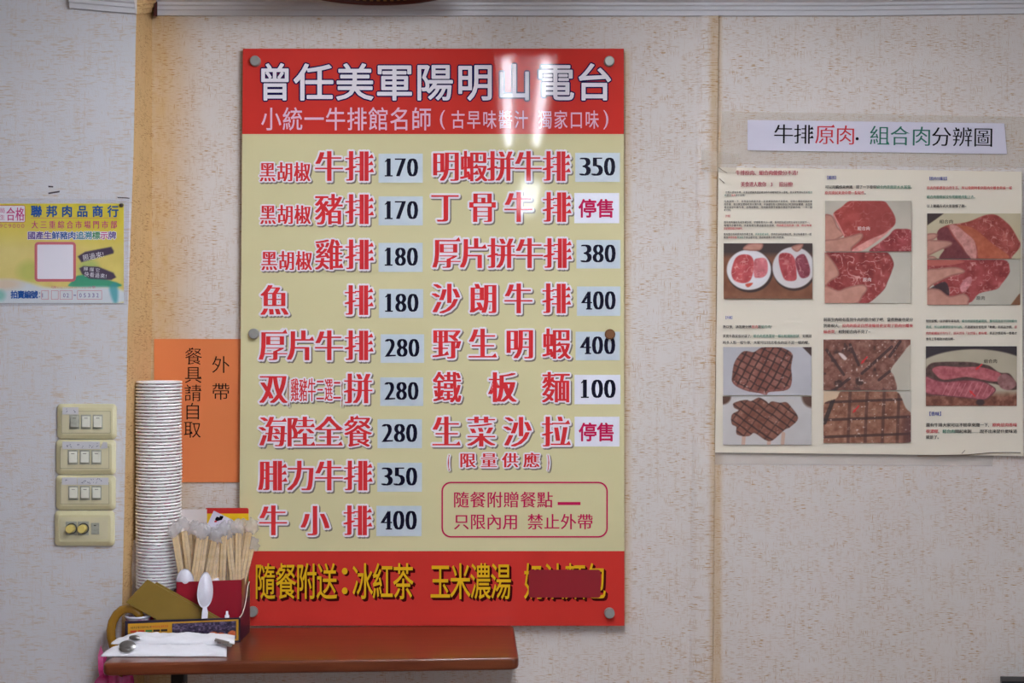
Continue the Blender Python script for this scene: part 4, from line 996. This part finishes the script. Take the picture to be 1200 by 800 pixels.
t = thing('leaflet', 'white leaflet with a small black drawing leaning among the chopsticks', 'leaflet', P(225, 694, 2.494))
b = B(); q_ = [(209, 689), (232, 700), (273.5, 609.5), (250.5, 598)]; b.hexa([P(x, y, 2.4945) for x, y in q_], [P(x, y, 2.4955) for x, y in q_]); b.obj('sheet', M_PAPER, t)
b = B()
for pl in ([(252,608),(254,605),(257,606),(258,604),(262,605),(260,609),(256,610),(253,611)], [(259,606),(261,603.5),(261.5,606.5),(260,608)]): b.poly(pl, 2.4942)
b.poly([(251,610),(254,609.5),(254,611.5),(251.5,612)], 2.4941, 1); b.obj('drawing', [M_BLACKINK, M_RED2], t)

# paper-wrapped cutlery lying in front of the carton
M_NAP = mat('napkin_paper', (240, 238, 242), .75, bump=(50, .5)); M_SPOON = mat('steel_cutlery', (150, 146, 142), .3, metal=.7)
def packet(xa, xb, da, db, z0, hgt, seed, tipl, label, sp):
    """a soft paper sleeve from xa to xb in the picture between distances da (front) and db (back)"""
    nu, nv = 56, 22; top, bot = [], []
    t = thing('cutlery_packet', label, 'cutlery packet', (xc((xa+xb)/2, (da+db)/2), (da+db)/2-D, z0), 'paper-wrapped cutlery')
    for i in range(nu+1):
        u = i/nu
        for j in range(nv+1):
            s = j/nv; dd = da+(db-da)*s + .004*mnoise.noise((u*4, s*2, seed)); X = xc(xa+(xb-xa)*u, (da+db)/2) + (tipl*(s-.35)*abs(1-2*u)*(1 if u < .5 else -.5))
            prof_ = (max(0, math.sin(math.pi*s))**.55) * (min(1, u/.10)*.55+.45) * (min(1, (1-u)/.12)*.5+.5)
            cr = .34*mnoise.noise((u*7, s*3.2, seed+3)) + .24*mnoise.noise((u*17+s*6, s*6, seed+8)) + .12*math.sin(9*s+6*u+3*mnoise.noise((u*3, s*2, seed)))
            top.append((X, dd-D, z0 + .0016 + hgt*prof_*(1+cr))); bot.append((X, dd-D, z0 + .0006))
    n = len(top); f = []
    for i in range(nu):
        for j in range(nv):
            a = i*(nv+1)+j; f.append((a, a+nv+1, a+nv+2, a+1)); f.append((n+a, n+a+1, n+a+nv+2, n+a+nv+1))
    bd = [j for j in range(nv+1)] + [i*(nv+1)+nv for i in range(1, nu+1)] + [nu*(nv+1)+j for j in range(nv-1, -1, -1)] + [i*(nv+1) for i in range(nu-1, 0, -1)]
    for a, c_ in zip(bd, bd[1:]+bd[:1]): f.append((a, c_, n+c_, n+a))
    obj('paper_wrapper', top+bot, f, M_NAP, t, smooth=True)
    for (px, py, d_, rr_, ww) in sp:
        cc = Vector(P(px, py, d_)); b = B()
        for s_, off in ((0, 0), (1, .0012)):
            pass
        v, f = [], []; R_, S_ = 5, 24; ax, nr = Vector((-.97, .1, .1)).normalized(), Vector((0, -.82, .57)); sd = ax.cross(nr).normalized(); nr = sd.cross(ax)
        for side in (0, 1):
            for r in range(R_+1):
                for k in range(S_):
                    a = 2*math.pi*k/S_; q_ = r/R_; v.append(cc + ax*math.cos(a)*rr_*q_ + sd*math.sin(a)*ww*q_ + nr*((.0035 if side == 0 else .0025)*(1-q_*q_)))
        nn_ = (R_+1)*S_
        for s_ in (0, 1):
            for r in range(R_):
                for k in range(S_): f.append((s_*nn_+r*S_+k, s_*nn_+r*S_+(k+1) % S_, s_*nn_+(r+1)*S_+(k+1) % S_, s_*nn_+(r+1)*S_+k))
        bowl = obj('spoon', v, f, M_SPOON, t, smooth=True)
    return t
packet(131, 267, 2.328, 2.392, ZT, .018, 2.3, .03, 'white paper cutlery packet in front, its open left end showing a spoon bowl', [(149.5, 756.5, 2.333, .0155, .0105), (147, 760.5, 2.330, .012, .006)])
packet(139, 276, 2.350, 2.398, ZT+.0175, .0125, 6.1, .02, 'white paper cutlery packet lying on top, nearest the carton', [(158, 747, 2.352, .011, .005)])
b = B()                                                    # handle ends at the right
t = [o for o in bpy.data.objects if o.name == 'cutlery_packet.001'][0]
for (x0_, y0_, x1_, y1_) in ((252, 749.5, 268, 754), (255, 752.5, 272, 756.5)):
    a, c_ = Vector(P(x0_, y0_, 2.346)), Vector(P(x1_, y1_, 2.344)); bb = B(); dr = (c_-a).normalized(); up = Vector((0, -.5, .86)); sd = dr.cross(up)
    bb.add([a+sd*.003, a-sd*.003, c_-sd*.004, c_+sd*.004, a+sd*.003+up*.0015, a-sd*.003+up*.0015, c_-sd*.004+up*.0015, c_+sd*.004+up*.0015], [(0,1,2,3),(7,6,5,4),(0,4,5,1),(1,5,6,2),(2,6,7,3),(3,7,4,0)])
    bb.obj('cutlery_handle', M_SPOON, t)

# umbrella with a crook handle beside the table
M_AMBER = mat('amber_plastic', (168, 122, 40), .22, coat=.6); M_PINKC = mat('pink_cloth', (196, 30, 110), .6, var=(35, .5, (230, 150, 196))); M_SHAFT = mat('umbrella_shaft', (170, 150, 90), .35, metal=.6)
dU = 2.428
t = thing('umbrella', 'closed pink umbrella with amber crook handle standing at the left table end', 'umbrella', (xc(140, dU), dU-D, 0))
cp_ = [(139.5, 800), (139, 785), (137.5, 770), (133, 757), (130.3, 747), (130, 738), (132, 728), (137, 719.5), (143, 714.5), (150, 712.8), (157, 714.2), (162, 718), (165, 723)]
B().tube([P(x, y, dU+.006 if i < 2 else dU - .0 ) for i, (x, y) in enumerate(cp_)], [.0066, .0072, .0078] + [.0086]*(len(cp_)-4) + [.0074], 16).obj('crook_handle', M_AMBER, t, smooth=True)
xs, ys_ = xc(139.5, dU), dU+.006-D
B().tube([(xs, ys_, zc(799, dU)), (xs, ys_, .012)], .0045, 10).obj('shaft', M_SHAFT, t, smooth=True)
v, f = [], []; nr_, na = 20, 48; zt_ = zc(789, dU)
for i in range(nr_+1):
    u = i/nr_; z = .05 + (zt_-.05)*u
    for k in range(na):
        a = 2*math.pi*k/na; r = (.006 + .023*u**.8) * (1 + .22*math.cos(8*a + 3*u)) * (1 if u < .97 else .8)
        v.append((xs - .004*u + r*math.cos(a), ys_ - .002 + r*math.sin(a)*.9, z + (.004*math.cos(4*a) if u == 1 else 0)))
for i in range(nr_):
    for k in range(na): f.append((i*na+k, i*na+(k+1) % na, (i+1)*na+(k+1) % na, (i+1)*na+k))
cn = obj('canopy', v, f, M_PINKC, t, smooth=True)
def leaf(pp, d, name):
    n = len(pp); A_ = [P(x, y, d-.002*math.sin(i)) for i, (x, y) in enumerate(pp)]; Z_ = [P(x, y, d+.004) for x, y in pp]
    return obj(name, A_+Z_, [tuple(range(n)), tuple(range(2*n-1, n-1, -1))]+[(k, n+k, n+(k+1) % n, (k+1) % n) for k in range(n)], M_PINKC, t)
leaf([(119, 806), (115, 784), (114.6, 768), (118, 755.5), (121, 765), (121.2, 770), (124.5, 763), (126, 768), (122.5, 778), (121, 786), (127, 806)], 2.425, 'cloth_tip')
leaf([(109, 806), (111, 798), (116, 792), (121, 793), (124, 797), (129, 794), (133, 806)], 2.418, 'cloth_tip')

# ------------------------------------------------------------------ laminated notice on the column
dN = CF - .003
nt = thing('laminated_notice', 'yellow laminated notice with blue heading on the left wall above the switches', 'notice', P(40, 357, dN))
film('laminate', mat('laminate', (226, 224, 236), .15, .6, bump=(60, .3), trans=.7), nt, [(-80, 231), (151.5, 233.5), (149.6, 356.5), (-80, 360)], dN+.0014, .0006, 40, 20, 5)
p = Pic(-70, 238.5, 145, 355, (224, 204, 70), 1.15)
tt = np.clip((p.Y-262)/30, 0, 1); p.fill(tt*.55, (226, 206, 150)); p.a += ((p.n(16)-.5)*16)[..., None]
p.fill(p.ell(15, 300, 60, 40, 30)*.35, (234, 220, 170)); p.fill(p.ell(35, 318, 14, 12, 5)*.6, (176, 190, 90)); p.fill(p.ell(104, 316, 12, 13, 4)*.55, (150, 190, 110))
p.fill(p.mask([(84, 330), (96, 322), (137, 331), (137, 336), (84, 336)])*.9, (60, 158, 128)); p.fill(p.mask([(-70, 345), (-20, 330), (12, 327), (34, 331), (60, 337), (136, 337), (136, 356), (-70, 356)], 2)*.95, (214, 220, 228))
p.fill(p.ell(6, 333, 18, 6, 3)*.6, (226, 190, 150)); p.fill(p.mask([(128, 336), (137, 332), (138, 352), (133, 354)], 2)*.8, (70, 160, 170)); p.fill(p.ell(0, 346, 6, 6, 3)*.7, (110, 190, 170))
for w1 in ([(91, 300.3), (99.8, 295), (130.4, 289), (133.4, 294), (133, 296.8), (95.4, 307.2)], [(92.8, 314.3), (98, 311.6), (115.5, 312.5), (133, 319.5), (136.2, 324.8), (130.4, 328), (105, 326.5), (96.3, 321.3)]): p.fill(p.mask(w1, smooth=False), (86, 72, 92))
b = B(); ink = []; p.mesh(b, dN, ink); ink_attr(b.obj('print', printmat('notice_print', .3, .3), nt), ink)
N_BLUE, N_MAG, N_PUR, N_TEAL, N_GRN, N_RED, N_WHT, N_PNK = [mat('notice_'+n_, c_, .4) for n_, c_ in (('blue', (24, 84, 160)), ('magenta', (200, 60, 130)), ('purple', (92, 62, 140)), ('teal', (30, 130, 150)), ('green', (50, 140, 76)), ('red', (196, 50, 70)), ('white', (236, 232, 240)), ('pink', (206, 110, 120)))]
NM = [N_BLUE, N_MAG, N_PUR, N_TEAL, N_GRN, N_RED, N_WHT, N_PNK, M_BLACKINK]
b = B(); dd = dN-.0003
def frame(x0, y0, x1, y1, r, wd, m, fill=None):
    o_, i_ = roundrect(x0, y0, x1, y1, r), roundrect(x0+wd, y0+wd, x1-wd, y1-wd, max(.3, r-wd)); n = len(o_)
    b.add([P(x, y, dd) for x, y in o_+i_], [(k, (k+1) % n, n+(k+1) % n, n+k) for k in range(n)], m)
    if fill is not None: b.poly(i_, dd, fill)
frame(-40, 240.5, 29.6, 260.5, 2, .6, 5, 6); frame(40.5, 283.3, 89, 330, 4.5, 3.2, 7, 6)
dd2 = dd-.0002
row(b, '合格', 7.5, 28.3, 243, 258.5, dd2, 1, cw=9.8, copies=((-.02, 0), (.02, 0))); row(b, '局', -.5, 6.2, 243.5, 249.5, dd2, 1, cw=6); row(b, '生', -.5, 6.2, 251.5, 257.5, dd2, 1, cw=6)
for i, ch in enumerate('9C9000'): put(b, ch, -.5+5.1*i, 262.3, 3+5.1*i, 267, dd2, 7, fit=True)
row(b, '聯邦肉品商行', 36.5, 138.6, 240.8, 254, dd2, 0, cw=12.4, copies=ring(.03, 6)); b.rect(36, 255.2, 137, 255.6, dd, 7)
row(b, '大三重綜合市場門市部', 37, 137, 258.6, 267.6, dd2, 1, cw=7.4, copies=((-.02, 0), (.02, 0)))
g_ = [2, 2, 2, 0, 0, 0, 3, 3, 4, 1, 2]
row(b, '國產生鮮豬肉追溯標示牌', 32.5, 136, 271.3, 280.2, dd, 6, cw=9, copies=ring(.09, 8)); row(b, '國產生鮮豬肉追溯標示牌', 32.5, 136, 271.3, 280.2, dd2, g_, cw=9, copies=ring(.02, 6))
row(b, '照過來!', 97, 127, 298, 305.5, dd2, 6, cw=7, slope=-.2, rot=-.2)
row(b, '掃描它', 98, 117, 312.6, 317.2, dd2, 6, cw=5, slope=.1, rot=.1); row(b, '快看過來!', 99, 129, 318.4, 324, dd2, 6, cw=5.2, slope=.1, rot=.1)
row(b, '拍賣編號', 12.7, 44.3, 340.6, 349.4, dd2, 0, cw=7.9, copies=ring(.03, 6))
for y in (342.5, 347): b.rect(45.8, y, 47, y+1.3, dd2, 0)
for x0_, x1_ in ((48.5, 57), (60, 68.5), (70, 85), (90.5, 119.5)): frame(x0_, 340.2, x1_, 350.8, .4, .5, 7)
b.rect(86.2, 345.4, 89.2, 346.4, dd2, 2)
for x0_, s in ((49.5, '1'), (74, '0'), (78, '2'), (93, '0'), (98, '5'), (103, '3'), (108, '3'), (113, '2')): put(b, s, x0_, 343.5, x0_+(.7 if s == '1' else 2.6), 348.3, dd2, 2, fit=True)
txt_ = '可上網(http://farm.naif.org.tw)查詢'
for i, ch in enumerate(txt_): put(b, ch, 60+1.72*i, 334.6, 61.6+1.72*i, 337.8, dd2, 1)
b.obj('lettering', NM, nt)
cpin = Vector(P(142.2, 240.5, dN-.001)); B().lathe([(0, .0045), (.003, .004), (.0042, .001), (.0042, 0), (.0006, 0), (.0006, -.004)], cpin, 16, Matrix.Rotation(math.pi/2, 3, 'X')).obj('push_pin', mat('pin_steel', (120, 110, 104), .35, metal=1), nt)
M_SCRAP = mat('dark_tape_scrap', (66, 56, 62), .6)
for q_ in ([(56.5, 217.5), (62.5, 218), (62.3, 219.6), (56.6, 219.4)], [(56.3, 225.6), (70.2, 223.3), (69.6, 225.4), (57, 227.4)], [(137, 230.6), (151.5, 231.6), (151.8, 232.8), (138, 231.8)]):
    B().hexa([P(x, y, CF-.0006) for x, y in q_[::-1]], [P(x, y, CF-.0001) for x, y in q_[::-1]]).obj('tape_scrap', M_SCRAP, nt)

# ------------------------------------------------------------------ light switches
M_PLATE = mat('yellowed_plastic', (222, 214, 172), .35, coat=.2, var=(30, .3, (208, 198, 152))); M_INS = mat('yellowed_insert', (218, 210, 174), .4); M_ROCK = mat('switch_cream', (226, 224, 208), .3, coat=.2)
M_GREYP = mat('switch_grey', (178, 178, 162), .4, var=(160, .6, (140, 140, 128))); M_DK = mat('switch_gap', (70, 66, 58), .6); M_DKS = mat('insert_seam', (150, 142, 112), .6); M_TPW = mat('white_label_tape', (216, 214, 216), .5); M_KNOB = mat('dimmer_cream', (226, 204, 120), .35)
M_PENCIL = mat('pen_marks', (48, 48, 92), .6)
MM = CF/F                                                   # metres per pixel on the column
def plate(x0, y0, x1, y1, label):
    t = thing('light_switch', label, 'light switch', P((x0+x1)/2, y1, CF), 'light switches on the left wall')
    lay = [(0, 0, 5), (0, 2.2, 5), (.6, 3.4, 5), (4.6, 5.4, 3.5), (5.4, 5.6, 3)]; v, f = [], []
    n = 28
    for ins, h, r in lay: v += [P(x, y, CF-h*MM) for x, y in roundrect(x0+ins, y0+ins, x1-ins, y1-ins, r)]
    for i in range(len(lay)-1):
        for k in range(n): f.append((i*n+k, i*n+(k+1) % n, (i+1)*n+(k+1) % n, (i+1)*n+k))
    f.append(tuple((len(lay)-1)*n+k for k in range(n)))
    obj('plate', v, f, M_PLATE, t); return t
dTop = CF - 5.6*MM
def boxp(x0, y0, x1, y1, d0, d1, name, m, par, bev=0):
    return B().hexa([P(x0, y1, d1), P(x1, y1, d1), P(x1, y0, d1), P(x0, y0, d1)], [P(x0, y1, d0), P(x1, y1, d0), P(x1, y0, d0), P(x0, y0, d0)]).obj(name, m, par, bevel=bev)
def scribble(x0, x1, y, seed, par, d):
    r = random.Random(seed); b = B(); x = x0
    while x < x1:
        for _ in range(3):
            a = (x+r.uniform(0, 2.6), y+r.uniform(-2.2, 2.2)); c_ = (a[0]+r.uniform(-1.6, 1.8), a[1]+r.uniform(-1.6, 1.6))
            b.tube([P(*a, d), P(*c_, d)], .0005, 4)
        x += 4.2 if r.random() < .75 else 9
    b.obj('pen_marks', M_PENCIL, par)
def rockers(t, xs_, y0, y1, grey=()):
    ix0, ix1 = xs_[0]-14.5, xs_[-1]+14.5
    boxp(ix0-.5, y0-6, ix1+.5, y1+7, dTop, dTop-.25*MM, 'insert_seam', M_DKS, t)
    boxp(ix0, y0-5.5, ix1, y1+6.5, dTop-.2*MM, dTop-.6*MM, 'insert', M_INS, t)
    for i, x in enumerate(xs_):
        boxp(x-5.9, y0-1.8, x+5.9, y1+2.2, dTop-.5*MM, dTop-1.0*MM, 'switch_surround', M_GREYP, t)
        b = B(); dA, dB_ = dTop-1.2*MM, dTop-4.6*MM        # rocker pressed at the top, so the lower end stands out
        b.add([P(x-4.6, y1, dB_), P(x+4.6, y1, dB_), P(x+4.6, y0, dA), P(x-4.6, y0, dA), P(x-4.6, y1+.5, dTop), P(x+4.6, y1+.5, dTop), P(x+4.6, y0, dTop), P(x-4.6, y0, dTop)], [(0,1,2,3),(1,0,4,5),(2,1,5,6),(3,2,6,7),(0,3,7,4),(7,6,5,4)])
        o = b.obj('rocker', M_GREYP if i in grey else M_ROCK, t, bevel=.0006)
        boxp(x-2, y0+2, x+2, y0+3.2, dTop-1.2*MM, dTop-1.9*MM, 'indicator', M_DK, o)
def label_tape(t, x0, y0, x1, y1, seed, cut=None):
    d = CF-6.6*MM
    o = boxp(x0, y0, x1, y1, d, d-.0004, 'label_tape', M_TPW, t)
    scribble(x0+4, x1-5, (y0+y1)/2, seed, o, d-.0006)
t1 = plate(67, 473, 136.8, 514.3, 'topmost cream switch plate, three rockers and a short paper label at its left'); rockers(t1, (87, 100.7, 114.5), 487.5, 500.5, (0,)); label_tape(t1, 73.2, 477, 92, 485.5, 1)
t2 = plate(65.6, 515, 136, 555.8, 'second cream switch plate from the top, one long torn label over three rockers'); rockers(t2, (85.3, 99.2, 113), 529, 542); label_tape(t2, 73, 517.2, 117, 526, 2)
d_ = CF-6.6*MM
B().hexa([P(117, 526, d_-.0004), P(126, 525, d_-.003), P(125.5, 518, d_-.003), P(121, 517.4, d_-.0004)], [P(117, 526, d_), P(126, 525, d_-.0026), P(125.5, 518, d_-.0026), P(121, 517.4, d_)]).obj('curled_tape', M_TPW, t2)
t3 = plate(65.6, 556.6, 135.8, 597.3, 'third cream switch plate from the top, two labels side by side over three rockers'); rockers(t3, (85.8, 99.5, 113), 571, 583.5); label_tape(t3, 72.5, 559.2, 90.3, 567.8, 3); label_tape(t3, 90.8, 559.4, 127.2, 568, 5)
t4 = plate(64, 598.2, 134.6, 639.5, 'lowest cream switch plate with two round dimmer knobs'); boxp(71, 606, 126.5, 631.5, dTop, dTop-.5*MM, 'insert', M_INS, t4)
for x in (83.5, 97.5):
    boxp(x-6.6, 610.8, x+6.6, 627, dTop-.5*MM, dTop-.9*MM, 'dimmer_surround', M_GREYP, t4)
    kb = B().lathe([(.0105, 0), (.0105, .0015), (.0088, .002)], P(x+.6, 619, dTop-.9*MM), 24, Matrix.Rotation(math.pi/2, 3, 'X')).obj('knob_collar', M_DK, t4)
    B().lathe([(0, .012), (.0068, .012), (.0078, .0108), (.0082, .0)], P(x, 619, dTop-.9*MM), 24, Matrix.Rotation(math.pi/2, 3, 'X')).obj('dimmer_knob', M_KNOB, t4, smooth=False)
o = boxp(106.8, 612.5, 116.4, 626, dTop-.5*MM, dTop-1.3*MM, 'blank_rocker', M_GREYP, t4, .0006); boxp(109.8, 615, 112.6, 616.2, dTop-1.3*MM, dTop-1.5*MM, 'indicator', M_DK, o)

# ------------------------------------------------------------------ woven basket above, black cabinet at the lower right
M_WEAVE = mat('brown_wicker', (120, 84, 50), .6); N = M_WEAVE.node_tree.nodes; K = M_WEAVE.node_tree.links
tc = N.new('ShaderNodeTexCoord'); sp = N.new('ShaderNodeSeparateXYZ'); K.new(tc.outputs['Object'], sp.inputs[0])
ang = math_node(N, K, 'MULTIPLY', math_node(N, K, 'ARCTAN2', sp.outputs[1], sp.outputs[0]), 26); rad = math_node(N, K, 'MULTIPLY', math_node(N, K, 'SQRT', math_node(N, K, 'ADD', math_node(N, K, 'POWER', sp.outputs[0], 2), math_node(N, K, 'POWER', sp.outputs[1], 2))), 150)
cb = N.new('ShaderNodeCombineXYZ'); K.new(ang, cb.inputs[0]); K.new(rad, cb.inputs[1]); ck = N.new('ShaderNodeTexChecker'); ck.inputs['Scale'].default_value = 1; K.new(cb.outputs[0], ck.inputs['Vector'])
ck.inputs[1].default_value = (*L((150, 112, 62)), 1); ck.inputs[2].default_value = (*L((66, 40, 26)), 1); K.new(ck.outputs[0], N['Principled BSDF'].inputs['Base Color'])
RB = .182; cB = Vector((xc(435, 2.38), 2.372-D, zc(6.5, 2.372+RB)+.004))
t = thing('woven_basket', 'brown woven basket hanging from the ceiling at the top edge above the board', 'basket', cB)
B().lathe([(RB, 0), (RB-.03, .022), (.09, .045), (.02, .055), (0, .056), (0, .060), (.02, .059), (.09, .049), (RB-.028, .026), (RB+.001, .003)], cB, 72).obj('weave', M_WEAVE, t, smooth=True)
B().lathe([(RB+.005*math.cos(a), .001+.005*math.sin(a)) for a in (2*math.pi*k/10 for k in range(10))], cB, 72, closed=True).obj('rim', mat('dark_red_cane', (92, 42, 34), .5, bump=(200, .8)), t, smooth=True)
B().tube([cB+Vector((0, 0, .058)), (cB.x, cB.y, CEIL)], .0018, 6).obj('cord', mat('hemp_cord', (150, 120, 80), .8), t)
t = thing('black_cabinet', 'black cabinet corner just showing at the lower right edge', 'cabinet', (1.1, -.07, 0))
zk = zc(792.3, 2.575); xk = xc(1174, 2.54)
B().hexa([(xk, -.06, .02), (1.5, -.075, .02), (1.5, -.075, zk-.012), (xk, -.06, zk-.012)], [(xk+.012, -.025, .02), (1.5, -.04, .02), (1.5, -.04, zk-.012), (xk+.012, -.025, zk-.012)]).obj('body', mat('black_laminate', (24, 24, 28), .4), t, bevel=.002)
B().hexa([(xk-.001, -.062, zk-.012), (1.5, -.077, zk-.012), (1.5, -.077, zk-.002), (xk-.001, -.062, zk)], [(xk+.011, -.023, zk-.012), (1.5, -.038, zk-.012), (1.5, -.038, zk-.003), (xk+.011, -.023, zk)]).obj('top', mat('black_top', (18, 18, 22), .5), t, bevel=.001)
B().box(xk+.03, 1.45, -.058, -.045, 0, .021).obj('plinth', mat('black_plinth', (14, 14, 16), .6), t)
